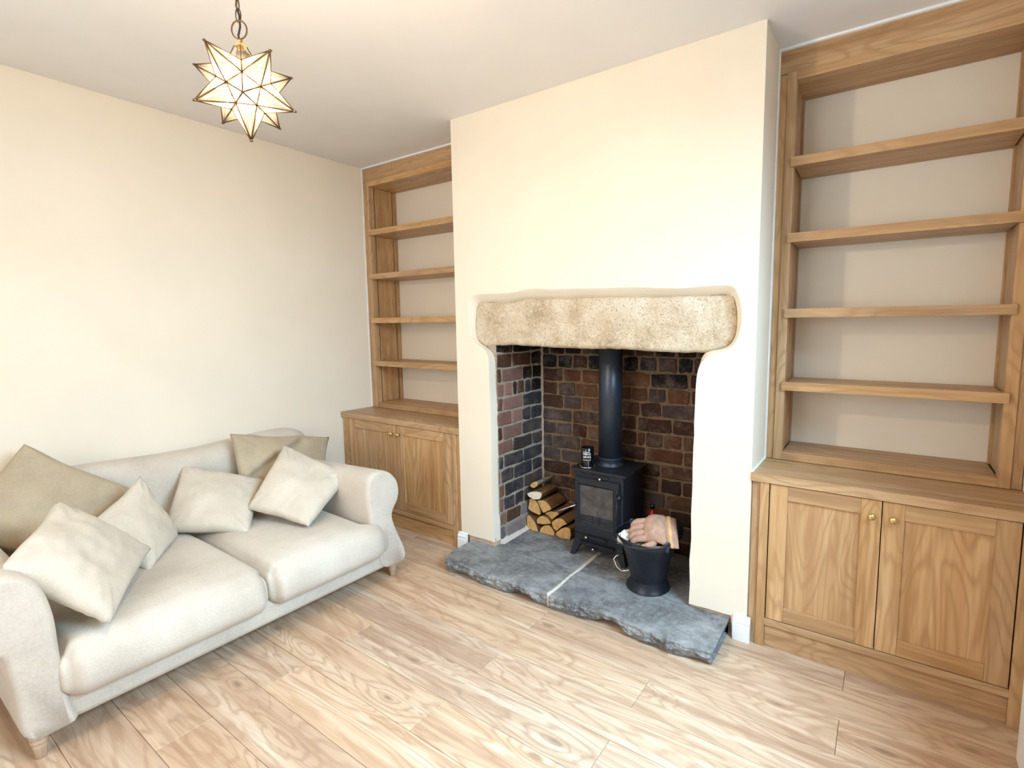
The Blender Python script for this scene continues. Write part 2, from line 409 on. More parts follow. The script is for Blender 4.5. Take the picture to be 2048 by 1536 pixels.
# lintel stone
def interp(pts, x):
    if x <= pts[0][0]: return pts[0][1]
    for a, b in zip(pts, pts[1:]):
        if x <= b[0]: return a[1]+(b[1]-a[1])*(x-a[0])/max(1e-9, b[0]-a[0])
    return pts[-1][1]
UP = [(.105, 1.291), (.111, 1.36), (.119, 1.409), (.138, 1.428), (.304, 1.424), (.417, 1.434), (.469, 1.44), (.574, 1.436), (.672, 1.433), (.805, 1.433), (.989, 1.428), (1.157, 1.423), (1.355, 1.421), (1.469, 1.423), (1.491, 1.412), (1.504, 1.352), (1.507, 1.29)]
LO = [(.105, 1.29), (.117, 1.222), (.164, 1.186), (.225, 1.190), (.346, 1.198), (.478, 1.194), (.602, 1.189), (.832, 1.186), (.99, 1.189), (1.137, 1.181), (1.252, 1.179), (1.361, 1.18), (1.441, 1.193), (1.479, 1.211), (1.499, 1.244), (1.507, 1.286)]
mb = MB(); NX, NZ = 150, 22
xs = []
for i in range(NX+1):
    t = i/NX; t = .5-.5*math.cos(math.pi*t); t = .35*t+.65*(i/NX); xs.append(.1045+t*(1.5075-.1045))
for i, x in enumerate(xs):
    lo, up = interp(LO, x), interp(UP, x)
    lo += .003*noise.noise(Vector((x*22, 0, 1))); 
    e = min(1, min(x-.1045, 1.5075-x)/.03)
    for j in range(NZ+1):
        t = j/NZ; z = lo+(up-lo)*t
        ez = min(1, min(t, 1-t)*abs(up-lo)/.018)
        rr = math.sqrt(max(0, 1-(1-min(e, ez))**2))
        yy = .040+.014*(1-rr) + .007*noise.fractal(Vector((x*9, 0, z*9)), 1, 2, 4) + .003*noise.noise(Vector((x*60, 0, z*60)))
        mb.v.append((x, yy, z))
    mb.v.append((x, .38, lo+.005)); mb.v.append((x, .38, up))
R_ = NZ+3
for i in range(NX):
    for j in range(NZ): mb.f.append((i*R_+j, (i+1)*R_+j, (i+1)*R_+j+1, i*R_+j+1))
    mb.f.append((i*R_, i*R_+NZ+1, (i+1)*R_+NZ+1, (i+1)*R_)); mb.f.append((i*R_+NZ, (i+1)*R_+NZ, (i+1)*R_+NZ+2, i*R_+NZ+2))
tag(mesh('lintel', mb.v, mb.f, 'stone', smooth=True), 'long weathered buff stone lintel set in the wall over the fireplace', 'lintel')

# ------------------------------------------------------------------ fireplace recess, mortar bed and bricks
XB0, XB1, YB = .243, 1.40, .492
mb = MB()
mb.box(XB0-.06, XB0+.001, .05, YB+.1, 0, 1.45); mb.box(XB1, XB1+.06, .05, YB+.1, 0, 1.45)
wf = structure(mb.build('wall_fireplace', 'mortar'))
mesh('mortar_bed', bx(XB0-.06, XB1+.06, YB, YB+.1, 0, 1.45), BF, 'mortar_dark', wf)
mesh('soot_board', bx(XB0, XB1, .33, YB, 1.19, 1.22), BF, 'soot', wf)
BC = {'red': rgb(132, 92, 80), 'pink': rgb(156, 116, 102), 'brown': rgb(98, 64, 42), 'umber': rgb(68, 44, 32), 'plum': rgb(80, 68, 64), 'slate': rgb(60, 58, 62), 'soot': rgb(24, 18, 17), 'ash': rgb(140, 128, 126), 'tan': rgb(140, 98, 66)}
def one_brick(plane, c, a0, a1, z0, z1, col, sgn=1):
    # plane 'y': face at y=c looking -y, a = x ; plane 'x': face at x=c looking sgn*x, a = y
    r = lambda s=.0048: rnd.uniform(-s, s)
    cc = .007
    ring = [(a0+cc, z0+r()), ((a0+a1)/2, z0+r()), (a1-cc, z0+r()), (a1+r(), z0+cc), (a1+r(), z1-cc), (a1-cc, z1+r()), ((a0+a1)/2, z1+r()), (a0+cc, z1+r()), (a0+r(), z1-cc), (a0+r(), z0+cc)]
    ca, cz = (a0+a1)/2, (z0+z1)/2; pr = .006+r(.002)
    v = []
    for dep, sh in ((.02, 0), (-pr*.4, 0), (-pr, .006)):
        for a, z in ring:
            a_ = a - math.copysign(min(sh, abs(a-ca)), a-ca); z_ = z - math.copysign(min(sh, abs(z-cz)), z-cz)
            v.append((a_, c+dep, z_) if plane == 'y' else (c-sgn*dep, a_, z_))
    m_ = 10
    f = [(i+m_*k, (i+1) % m_+m_*k, (i+1) % m_+m_*(k+1), i+m_*(k+1)) for k in range(2) for i in range(m_)] + [tuple(range(2*m_, 3*m_))]
    o = mesh('brick', v, f, 'brick', wf)
    q = rnd.uniform(.68, 1.08); o.color = tuple(min(1, x*q) for x in BC[col][:3]) + (1,)
BACK = {-1: [.30, .41, .53, .65, .76, .87, .98, 1.10, 1.21], 0: [0.359, 0.463, 0.57, .68, .79, 0.89, 0.997, 1.11, 1.19], 1: [0.401, 0.526, .655, .78, 0.957, 1.17], 2: [0.361, 0.487, 0.637, .74, 0.849, 0.944, 1.053, 1.181], 3: [0.400, 0.526, .66, .79, 0.9, 1.024, 1.22], 4: [0.462, .68, 0.883, 1.087, 1.29], 5: [0.348, 0.459, 0.567, .68, .78, 0.884, 0.933, 1.037, 1.143, 1.25], 6: [0.317, 0.519, .72, 0.937, 1.148], 7: [0.382, 0.6, .77, 0.875, 1.021, 1.23], 8: [0.45, .65, .84, 1.02, 1.145, 1.26], 9: [0.317, .5, .7, .89, 1.053, 1.25], 10: [0.447, .65, .86, 1.081, 1.28], 11: [.34, .54, .74, .93, 1.089, 1.24], 12: [.44, .65, .86, 1.06, 1.27], 13: [.33, .55, .77, .99, 1.2]}
PC = .0825
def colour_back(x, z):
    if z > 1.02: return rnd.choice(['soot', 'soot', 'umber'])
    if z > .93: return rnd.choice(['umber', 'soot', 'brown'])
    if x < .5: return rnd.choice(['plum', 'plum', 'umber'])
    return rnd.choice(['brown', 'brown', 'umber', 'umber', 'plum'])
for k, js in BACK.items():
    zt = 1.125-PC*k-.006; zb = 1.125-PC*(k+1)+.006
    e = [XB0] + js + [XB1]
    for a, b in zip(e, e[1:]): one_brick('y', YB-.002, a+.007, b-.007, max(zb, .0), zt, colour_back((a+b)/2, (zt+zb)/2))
LEFT = {-1: [.2, .37], 0: [0.187, 0.373], 1: [0.094, 0.29, 0.382], 2: [0.112, 0.192, 0.235, 0.307, 0.37], 3: [0.099, 0.286], 4: [0.182, 0.28, 0.367], 5: [0.094, 0.28], 6: [0.185, 0.377], 7: [0.098, 0.284], 8: [0.07, 0.188, 0.374], 9: [0.1, 0.284], 10: [0.095, 0.198, 0.282], 11: [.116, .25], 12: [0.105, 0.301], 13: [0.204, .36]}
LC = {-1: 'soot soot soot', 0: 'brown brown soot', 1: 'brown red soot soot', 2: 'pink pink umber brown slate soot', 3: 'red pink slate', 4: 'red pink slate slate', 5: 'brown pink plum', 6: 'red plum plum', 7: 'slate slate slate', 8: 'tan slate slate slate', 9: 'tan slate plum', 10: 'pink slate slate plum', 11: 'pink brown ash', 12: 'ash ash ash', 13: 'red ash ash'}
for k, js in LEFT.items():
    zt = 1.147-.082*k-.006; zb = 1.147-.082*(k+1)+.006
    e = [.050] + js + [YB-.012]
    for a, b, c in zip(e, e[1:], LC[k].split()): one_brick('x', XB0, a+.005, b-.005, zb, zt, c, 1)
for k in range(-1, 14):
    zt = 1.147-.082*k-.006; e = [.05, .27, YB-.012] if k % 2 else [.05, .16, .38, YB-.012]
    for a, b in zip(e, e[1:]): one_brick('x', XB1, a+.005, b-.005, zt-.07, zt, rnd.choice(['umber', 'brown', 'soot']), -1)
# mortar bead in the corner
mb = MB(); mb.tube([(XB0+.004+.003*noise.noise(Vector((z*14, 0, 0))), YB-.006, z) for z in [.06+i*.03 for i in range(38)]], [.010+.003*noise.noise(Vector((z*.9, 4, 0))) for z in range(38)], 8)
mb.build('mortar_bead', 'mortar', wf, smooth=True)

# ------------------------------------------------------------------ hearth slabs
def slab(name, x0, x1, front, hearth, seed, y_back=.485, endl=False, endr=False):
    N1, N2 = int((x1-x0)/.007), 34; mb = MB()
    prof = []   # (t along section, kind)
    for i in range(N1+1):
        x = x0+(x1-x0)*i/N1; yf = interp(front, x)
        yf += .007*noise.noise(Vector((x*14, seed, 0)))+.007*noise.noise(Vector((x*38, seed, 2)))+.003*noise.noise(Vector((x*110, seed, 2)))
        yb = y_back
        und = .020+.055*max(0, noise.noise(Vector((x*6, seed, 9)))+.12)
        zb = .0+.03*max(0, noise.noise(Vector((x*6, seed, 9)))+.02)
        col_ = []
        for j in range(15):
            t = j/14; t = 1-(1-t)**1.8; yy = yb+(yf-yb)*t; col_.append((yy, .070+.0022*noise.fractal(Vector((x*8, yy*8, seed)), 1, 2, 3)-.006*max(0, t-.95)/.05))
        for j in range(1, 13):
            t = j/12; zz = .064-(.064-zb)*t
            ln = (.016*noise.noise(Vector((x*26, zz*60, seed)))+.008*noise.noise(Vector((x*80, zz*160, seed))))*math.sin(math.pi*min(1, t*1.1))
            col_.append((yf+und*t**1.5-.006*math.sin(math.pi*t*.8)+ln, zz))
        col_.append((yb, zb))
        for yy, zz in col_:
            xx = x
            if endl and i == 0: xx += .006*noise.noise(Vector((yy*30, zz*50, 1)))+.008*(.07-zz)/.07
            if endr and i == N1: xx += .006*noise.noise(Vector((yy*30, zz*50, 8)))-.02*(.07-zz)/.07
            mb.v.append((xx, yy, zz))
    c = 28
    for i in range(N1):
        for j in range(c): mb.f.append((i*c+j, (i+1)*c+j, (i+1)*c+(j+1) % c, i*c+(j+1) % c))
    mb.f.append(tuple(range(c))); mb.f.append(tuple(N1*c+j for j in range(c)))
    return mesh(name, mb.v, mb.f, 'slate', hearth, smooth=False)
he = thing('hearth', 'raised hearth of two rough grey flagstones in front of the fireplace', 'hearth', (.8, 0, 0))
FR = [(.082, -.13), (.090, -.19), (.105, -.235), (.13, -.252), (.3, -.257), (.5, -.262), (.65, -.258), (.77, -.247)]
FR2 = [(.79, -.256), (.9, -.250), (1.05, -.240), (1.2, -.252), (1.35, -.262), (1.45, -.262), (1.51, -.255), (1.524, -.245)]
# the slabs are cut around the chimney feet: front parts in front of the wall, back parts inside the recess
slab('slab', .082, .768, FR, he, 1.3, y_back=.012, endl=True)
slab('slab', .782, 1.524, FR2, he, 4.1, y_back=.012, endr=True)
def inner(x0, x1, seed):
    n1, n2 = 24, 20; mb = MB()
    for i in range(n1+1):
        for j in range(n2+1):
            x = x0+(x1-x0)*i/n1; yy = .0121+(YB-.02-.0121)*j/n2
            mb.v.append((x, yy, .070+.0022*noise.fractal(Vector((x*8, yy*8, seed)), 1, 2, 3)))
    b = len(mb.v); mb.v += [(x0, .0121, 0), (x1, .0121, 0), (x1, YB-.02, 0), (x0, YB-.02, 0)]
    mb.f = [(i*(n2+1)+j, (i+1)*(n2+1)+j, (i+1)*(n2+1)+j+1, i*(n2+1)+j+1) for i in range(n1) for j in range(n2)]
    mb.f.append((b, b+1, b+2, b+3))
    return mesh('inner_slab', mb.v, mb.f, 'slate', he, smooth=True)
inner(.2475, .768, 1.3); inner(.782, 1.352, 4.1)
mb = MB()
for i in range(31):
    yy = -.247+i*(.725/30); wd = .011+.003*noise.noise(Vector((yy*20, 0, 3)))
    xm = .775+.003*noise.noise(Vector((yy*9, 1, 3)))
    mb.v += [(xm-wd, yy, .0705), (xm, yy, .0745), (xm+wd, yy, .0705), (xm+wd*.6, yy, .01), (xm-wd*.6, yy, .01)]
mb.f = [(i*5+j, (i+1)*5+j, (i+1)*5+(j+1) % 5, i*5+(j+1) % 5) for i in range(30) for j in range(5)] + [(0, 1, 2, 3, 4), (154, 153, 152, 151, 150)]
jm = plain('pale_mortar', rgb(214, 204, 190), .95, var=.08, scale=60, bump=.8)
mesh('mortar_joint', mb.v, mb.f, jm, he, smooth=True, label='pale cement joint between the slabs')
# white cement fillet along the left brick wall
mb = MB(); mb.add([(XB0+.002, .055, .068), (XB0+.030, .06, .071), (XB0+.002, .055, .098), (XB0+.002, .47, .068), (XB0+.02, .47, .071), (XB0+.002, .47, .09)], [(0, 1, 2), (3, 5, 4), (1, 4, 5, 2), (0, 3, 4, 1), (0, 2, 5, 3)])
mb.build('mortar_fillet', jm, he)

# ------------------------------------------------------------------ skirting
SK = [(0, 0), (.018, 0), (.018, .066), (.015, .070), (.016, .076), (.0165, .084), (.013, .090), (.008, .093), (.0085, .098), (.006, .103), (0, .105)]
def skirting(name, axis, c, a0, a1, sgn, ends=False):
    v = []; m_ = len(SK)
    for a in (a0, a1):
        for d, z in SK: v.append((a, c+sgn*d, z) if axis == 'x' else (c+sgn*d, a, z))
    f = [(i, (i+1) % m_, (i+1) % m_+m_, i+m_) for i in range(m_)] + [tuple(range(m_)), tuple(range(2*m_-1, m_-1, -1))]
    return v, f
def sk_obj(name, lst):
    mb = MB()
    for a in lst: mb.add(*skirting(None, *a))
    return structure(mb.build(name, 'trim'))
sk_obj('baseboard_chimney_left', [('x', 0, -.018, .044, -1)])
sk_obj('baseboard_chimney_right', [('x', 0, 1.541, W+.016, -1)])
sk_obj('baseboard_left', [('y', XL, YN, -.02, 1)])
sk_obj('baseboard_right', [('y', XR, YN, -.30, -1)])
sk_obj('baseboard_rear', [('x', YN, XL, XR, 1)])

# ------------------------------------------------------------------ oak joinery
def bookcase(x0, x1, label):
    """x0..x1 full alcove width; frame front at y=.25, back at the wall"""
    t = thing('bookcase', label, 'bookcase', ((x0+x1)/2, .3, .716), 'built-in oak alcove bookcases')
    f0, f1 = .034, .036
    a, b = x0+f0, x1-f0
    zt = 2.391
    box('side_filler', x0+.003, a-.001, .258, .275, .717, 2.30, 'oak_z', t, .001)
    box('side_filler', b+.001, x1-.003, .258, .275, .717, 2.30, 'oak_z', t, .001)
    box('top_fascia', x0+.003, x1-.003, .258, .275, 2.303, zt, 'oak_x', t, .001)
    box('frame_stile', a, a+f1, .25, .275, .717, 2.302, 'oak_z', t)
    box('frame_stile', b-f1, b, .25, .275, .717, 2.302, 'oak_z', t)
    box('frame_rail', a+f1, b-f1, .25, .275, 2.268, 2.302, 'oak_x', t)
    box('frame_rail', a+f1, b-f1, .25, .275, .717, .752, 'oak_x', t)
    for s, xx in ((1, a+f1-.006), (-1, b-f1+.006)):
        xa, xb = sorted((xx, xx-s*.016)) if False else sorted((xx-s*.016, xx))
        xa, xb = (xx-.016, xx) if s > 0 else (xx, xx+.016)
        # cheek panel slightly behind the frame with a dark slot, plus a rear post flush with the frame
        box('side_panel', xa, xb, .304, .452, .752, 2.268, 'oak_z', t, .001)
        e = a+f1 if s > 0 else b-f1
        box('side_post', min(e-s*.03, e), max(e-s*.03, e), .275, .293, .752, 2.268, 'oak_z', t, .001)
        box('side_post', min(e-s*.03, e), max(e-s*.03, e), .461, .487, .752, 2.268, 'oak_z', t, .001)
    box('top_board', a+.002, b-.002, .276, .487, 2.269, 2.29, 'oak_x', t)
    box('bottom_board', a+f1, b-f1, .276, .487, .73, .7525, 'oak_x', t)
    for z in (1.969, 1.668, 1.361, 1.056):
        s = box('shelf', a+f1+.001, b-f1-.001, .252, .484, z-.034, z-.002, 'oak_x', t, .001)
        box('shelf_edge', a+f1-.012, b-f1+.012, .236, .2505, z-.037, z, 'oak_x', s, .0015)
    return t
bookcase(XL, -.001, 'tall oak bookcase of open shelves between the left wall and the chimney')
bookcase(W, XR, 'tall oak bookcase of open shelves in the alcove right of the chimney')
def knob(x, y, z, door):
    mb = MB(); mb.lathe([(.006, 0), (.005, -.008), (.0055, -.011), (.010, -.016), (.0125, -.020), (.0125, -.023), (.009, -.027), (.003, -.029)], (x, y, z), 20, axis='y')
    mb.build('knob', 'brass', door, smooth=True, label='small round polished brass knob')
def door(t, x0, x1, p0, p1, kx):
    z0, z1, q0, q1 = .124, .677, .182, .620; y = .002
    d = bpy.data.objects.new('cabinet_door', None); COL.objects.link(d); d.parent = t; c = Vector(((x0+x1)/2, y, z0)); d.location = c-wloc(t); WORLD[d.name] = c
    d.empty_display_size = .03
    box('door_stile', x0, p0, y, y+.02, z0, z1, 'oak_z', d, .001); box('door_stile', p1, x1, y, y+.02, z0, z1, 'oak_z', d, .001)
    box('door_rail', p0+.0004, p1-.0004, y, y+.02, z0, q0, 'oak_x', d, .001); box('door_rail', p0+.0004, p1-.0004, y, y+.02, q1, z1, 'oak_x', d, .001)
    box('door_panel', p0-.004, p1+.004, y+.008, y+.016, q0-.004, q1+.004, 'oak_z', d, 0)
    knob(kx, y, .621, d)
def cabinet(x0, x1, s0, s1, doors, label):
    t = thing('cabinet', label, 'cabinet', ((x0+x1)/2, .25, 0), 'built-in oak alcove cupboards')
    box('side_filler', x0+.002, s0[0]-.002, .010, .03, 0, .679, 'oak_z', t, .001)
    box('side_filler', s1[1]+.002, x1-.002, .010, .03, 0, .679, 'oak_z', t, .001)
    box('frame_stile', s0[0], s0[1], 0, .025, 0, .680, 'oak_z', t, .001)
    box('frame_stile', s1[0], s1[1], 0, .025, 0, .680, 'oak_z', t, .001)
    box('frame_rail', s0[1], s1[0], 0, .025, .094, .121, 'oak_x', t, .001)
    box('plinth', s0[1], s1[0], .010, .025, 0, .093, 'oak_x', t, .001)
    box('carcass', s0[1]-.004, s1[0]+.004, .028, .485, .095, .679, M['shadowgap'], t, 0)
    for d in doors: door(t, *d)
    return t
M['shadowgap'] = plain('dark_cabinet_inside', rgb(58, 40, 26), .9)
cabinet(XL, 0, (-1.080, -1.045), (-.063, -.030), [(-1.042, -.5505, -.972, -.613, -.581), (-.5475, -.066, -.484, -.134, -.516)], 'oak two-door cupboard behind the sofa arm, left of the fireplace')
cabinet(W, XR, (1.626, 1.659), (2.399, 2.431), [(1.663, 2.0285, 1.726, 1.967, 2.000), (2.0315, 2.395, 2.096, 2.334, 2.063)], 'oak two-door cupboard at the right of the fireplace')
def top(x0, x1, label):
    o = mesh('worktop', bx(x0, x1, -.006, .488, .6805, .7155), BF, 'oak_x', bevel=.0015)
    tag(o, label, 'worktop', 'oak cupboard worktops')
top(XL+.001, -.001, 'oak worktop on the left cupboard, beneath the left bookcase')
top(W-.0, XR-.001, 'oak worktop on the right cupboard, beneath the right bookcase')
structure(box('trim_1', W, W+.006, .245, .262, .716, 2.392, 'trim', bevel=.001))
structure(box('trim_2', W, XR, .245, .262, 2.3905, H, 'trim', bevel=.001))
structure(box('trim_3', XL, 0, .245, .262, 2.3915, H, 'trim', bevel=.001))
structure(box('trim_4', XL, XL+.004, .25, .262, .716, 2.392, 'trim', bevel=.001))
structure(box('trim_6', 2.398, XR, -.27, -.155, 0, H, 'trim', bevel=.004))
mb = MB(); mb.add([(W, -.001, .7155), (W+.006, -.001, .7155), (W, -.001, .7225), (W, .25, .7155), (W+.006, .25, .7155), (W, .25, .7225)], [(0, 1, 2), (3, 5, 4), (1, 4, 5, 2), (0, 3, 4, 1), (0, 2, 5, 3)])
structure(mb.build('trim_5', 'trim'))

# ------------------------------------------------------------------ sofa
sofa = thing('sofa', 'low cream linen two-seat sofa with rolled arms along the left wall', 'sofa', (-.58, -1.08, 0))
def rounded_section(name, prof, x0, x1, dz=0.0, mat='sofa', parent=sofa, rad=.03, yc=None):
    """prof (y,z) extruded along x with pillowed front; dz = drop toward the back"""
    p = dens(prof+[prof[0]], 73)[:-1]
    for _ in range(2): p = [((p[i-1][0]+2*p[i][0]+p[(i+1) % len(p)][0])/4, (p[i-1][1]+2*p[i][1]+p[(i+1) % len(p)][1])/4) for i in range(len(p))]
    m_ = len(p)
    # inward normals for inset
    area2 = sum(p[i][0]*p[(i+1) % m_][1]-p[(i+1) % m_][0]*p[i][1] for i in range(m_)); sg = 1 if area2 > 0 else -1
    nr = []
    for i in range(m_):
        dx = p[(i+1) % m_][0]-p[i-1][0]; dy = p[(i+1) % m_][1]-p[i-1][1]; L = math.hypot(dx, dy) or 1
        nr.append((-dy/L*sg, dx/L*sg))
    sec = []
    for t in (1, .8, .55, .3, .12, 0): a = t*math.pi/2; sec.append((x1-rad*(1-math.cos(a)) if False else x1-rad+rad*math.sin(a), rad*.7*(1-math.cos(a))))
    sec = [(x1-rad+rad*math.sin(t*math.pi/2), rad*.6*(1-math.cos(t*math.pi/2))) for t in (1, .8, .55, .3, .12, 0)]
    for k in range(1, 13): sec.append((x1-rad+(x0-x1+rad)*k/12, 0))
    v = []
    for x, ins in sec:
        f = (x1-x)/(x1-x0)
        for (a, z), (nx, nz) in zip(p, nr): v.append((x, a+nx*ins, z+nz*ins*min(1, max(0, (z-.085)/.05))-dz*f*max(0, (z-.1)/.5)))
    fs = [(i*m_+k, i*m_+(k+1) % m_, (i+1)*m_+(k+1) % m_, (i+1)*m_+k) for i in range(len(sec)-1) for k in range(m_)]
    fs += [tuple(range(m_)), tuple((len(sec)-1)*m_+k for k in range(m_-1, -1, -1))]
    return mesh(name, v, fs, mat, parent, smooth=True)
far = [(-.50, .076), (-.42, .073), (-.365, .074), (-.354, .095), (-.375, .16), (-.405, .23), (-.432, .30), (-.440, .345), (-.425, .372), (-.398, .40), (-.385, .45), (-.395, .51), (-.43, .556), (-.48, .585), (-.53, .588), (-.565, .57), (-.583, .53), (-.585, .46), (-.572, .36), (-.555, .22), (-.53, .10)]
near = [(-1.66, .076), (-1.73, .072), (-1.79, .072), (-1.800, .095), (-1.802, .16), (-1.805, .24), (-1.812, .31), (-1.815, .36), (-1.85, .372), (-1.885, .40), (-1.902, .45), (-1.895, .51), (-1.86, .565), (-1.81, .598), (-1.77, .592), (-1.735, .560), (-1.712, .50), (-1.700, .42), (-1.698, .30), (-1.69, .20), (-1.68, .10)]
rounded_section('arm', far, -1.06, -.052, dz=.05)
rounded_section('arm', near, -1.06, -.052, dz=.02)
def soft_box(name, fn, nu, nv, nw, mat, parent, smooth=True, label=None):
    """closed box lattice surface mapped by fn(u,v,w) with u,v,w in -1..1"""
    idx = {}; V = []; F = []
    def vid(i, j, k):
        key = (i, j, k)
        if key not in idx: idx[key] = len(V); V.append(fn(2*i/nu-1, 2*j/nv-1, 2*k/nw-1))
        return idx[key]
    for i in range(nu):
        for j in range(nv):
            F.append((vid(i, j, 0), vid(i, j+1, 0), vid(i+1, j+1, 0), vid(i+1, j, 0))); F.append((vid(i, j, nw), vid(i+1, j, nw), vid(i+1, j+1, nw), vid(i, j+1, nw)))
    for i in range(nu):
        for k_ in range(nw):
            F.append((vid(i, 0, k_), vid(i+1, 0, k_), vid(i+1, 0, k_+1), vid(i, 0, k_+1))); F.append((vid(i, nv, k_), vid(i, nv, k_+1), vid(i+1, nv, k_+1), vid(i+1, nv, k_)))
    for j in range(nv):
        for k_ in range(nw):
            F.append((vid(0, j, k_), vid(0, j, k_+1), vid(0, j+1, k_+1), vid(0, j+1, k_))); F.append((vid(nu, j, k_), vid(nu, j+1, k_), vid(nu, j+1, k_+1), vid(nu, j, k_+1)))
    return mesh(name, V, F, mat, parent, smooth=smooth, label=label)
def roundmap(u, v, w_, hx, hy, hz, r):
    p = Vector((u*hx, v*hy, w_*hz)); q = Vector((max(-hx+r, min(hx-r, p.x)), max(-hy+r, min(hy-r, p.y)), max(-hz+r, min(hz-r, p.z))))
    d = p-q
    return q+d.normalized()*r if d.length > 1e-9 else p
def cushion(y0, y1, bulge_side):
    x0, x1 = -.90, .012; z0, z1 = .158, .332
    def fn(u, v, w_):
        p = roundmap(u, v, w_, (x1-x0)/2, (y1-y0)/2, (z1-z0)/2, .055)
        x, y, z = p.x+(x0+x1)/2, p.y+(y0+y1)/2, p.z+(z0+z1)/2
        up = (z-z0)/(z1-z0)
        cr = (1-(u)**2)*(1-v**2)
        z += up*(.022*min(1, cr*2.2)+.004*noise.noise(Vector((x*5, y*5, 3))))
        # front nose: rounder towards the middle of the height and drawn back at the top edge
        if u > .3: x -= .03*((u-.3)/.7)**2*up**2; x += .012*math.sin(math.pi*up)*((u-.3)/.7)
        # T nose in front of the arm
        if u > .72:
            k_ = min(1, (x+.105)/.06) if x > -.105 else 0
            k_ = max(0, k_)
            if bulge_side > 0 and v > .3: y += .085*k_*((v-.3)/.7)**3
            if bulge_side < 0 and v < -.3: y -= .008*k_*((-v-.3)/.7)**3
            # rounded plan corners
        c = max(0, (u-.80)/.20)*max(0, (abs(v)-.86)/.14); x -= .030*c
        z -= .05*max(0, (abs(v)-.9)/.1)**2*max(0, u)*up*.6
        return (x, y, z)
    return soft_box('seat_cushion', fn, 46, 40, 14, 'sofa', sofa)
cushion(-1.700, -1.083, -1); cushion(-1.080, -.568, 1)
def base_fn(u, v, w_):
    p = roundmap(u, v, w_, .50, .625, .054, .010); return (p.x-.560, p.y-1.08, p.z+.132)
soft_box('base_rail', base_fn, 16, 20, 6, 'sofa', sofa)
def back_fn(u, v, w_):
    p = roundmap(u, v, w_, .085, .745, .29, .075); t = (p.z+.29)/.58
    yy = p.y-1.055; top_ = .665+.028*math.exp(-((yy+.55)/.28)**2)+.02*math.exp(-((yy+1.45)/.3)**2)-.07*max(0, (abs(v)-.8)/.2)**2
    z = .13+(top_-.13)*t
    x = -.955+p.x-.06*t+.012*noise.noise(Vector((yy*4, z*4, 0)))*(u > 0)
    return (x, yy, z)
soft_box('backrest', back_fn, 8, 50, 24, 'sofa', sofa)
for lx, ly in ((-.088, -.430), (-.078, -1.762), (-.98, -.430), (-.98, -1.762)):
    mb = MB(); mb.lathe([(.012, 0), (.0135, .003), (.0175, .035), (.0195, .044), (.0175, .047), (.0215, .052), (.0225, .058), (.019, .062), (.0235, .068), (.024, .080)], (lx, ly, 0), 20)
    mb.build('leg', 'legwood', sofa, smooth=True, label='turned pale wooden leg')

# scatter cushions: four corners in 3-D, puffed
def pillow(label, P, puff, mat, seed, pinch=.045, fold=None, n=34):
    P = [Vector(p) for p in P]; nrm = (P[2]-P[0]).cross(P[3]-P[1]).normalized()
    if nrm.x < 0: nrm = -nrm
    V = []; F = []
    def pt(u, v, s):
        a, b = 2*u-1, 2*v-1
        # edges draw inwards between the corners
        pa = a*(1-pinch*(1-b*b)*abs(a)**3); pb = b*(1-pinch*(1-a*a)*abs(b)**3)
        uu, vv = (pa+1)/2, (pb+1)/2
        q = P[0]*(1-uu)*(1-vv)+P[1]*uu*(1-vv)+P[2]*uu*vv+P[3]*(1-uu)*vv
        e = max(0, (1-a*a))**.36*max(0, (1-b*b))**.36
        w1 = noise.noise(Vector((a*2.2, b*2.2, seed)))*.010+noise.noise(Vector((a*5, b*5, seed+5)))*.005
        edge = max(abs(a), abs(b))
        # radiating creases at corners
        cr = abs(a*b); ang = math.atan2(abs(b), abs(a))
        w2 = math.sin(ang*34+seed)*.0035*max(0, cr-.25)*3*(1-edge**6)*1.5
        h = puff*e*s + (w1*(1 if s > 0 else .3)*min(1, e*1.5)) + w2*s
        if fold: h += fold(a, b)*e*(1 if s > 0 else 0)
        q2 = q+nrm*h
        q2.z -= .012*noise.noise(Vector((a*1.5, b*1.5, seed+9)))*edge**2
        return q2
    ids = {}
    for s in (1, -1):
        for i in range(n+1):
            for j in range(n+1):
                bnd = i in (0, n) or j in (0, n); key = (i, j, 0 if bnd else s)
                if key not in ids: ids[key] = len(V); V.append(pt(i/n, j/n, s))
        g = lambda i, j: ids[(i, j, 0 if (i in (0, n) or j in (0, n)) else s)]
        for i in range(n):
            for j in range(n):
                f = (g(i, j), g(i+1, j), g(i+1, j+1), g(i, j+1)); F.append(f if s > 0 else f[::-1])
    o = mesh('scatter_cushion', V, F, mat, smooth=True)
    return tag(o, label, 'cushion', 'scatter cushions on the sofa')
def shift(P, d):   # nudge a whole cushion
    return [tuple(Vector(p)+Vector(d)) for p in P]
pillow('large tan cushion in the far left corner of the sofa, leaning on the wall', [(-.957, -1.573, .828), (-.85, -1.24, .55), (-.74, -1.56, .36), (-.99, -1.83, .50)], .060, 'pillow_dark', 1.2)
pillow('tan cushion with a sagging fold against the right end of the backrest', [(-.88, -.82, .735), (-.88, -.25, .620), (-.74, -.38, .37), (-.73, -.86, .37)], .05, 'pillow_dark', 8.1, fold=lambda a, b: .03*math.exp(-((b+.1+.9*(a+.6))/.16)**2)*(1 if a < .1 else math.exp(-((a-.1)/.2)**2))-.012*math.exp(-((b-.12+.9*(a+.6))/.1)**2))
pillow('pale cushion half hidden behind the one on the near sofa arm', [(-.66, -1.285, .655), (-.655, -1.168, .345), (-.36, -1.37, .350), (-.60, -1.50, .52)], .058, 'pillow', 3.3)
pillow('pale upright cushion in the middle of the sofa', [(-.935, -1.032, .606), (-.70, -.74, .497), (-.423, -.967, .345), (-.701, -1.212, .37)], .055, 'pillow', 4.7)
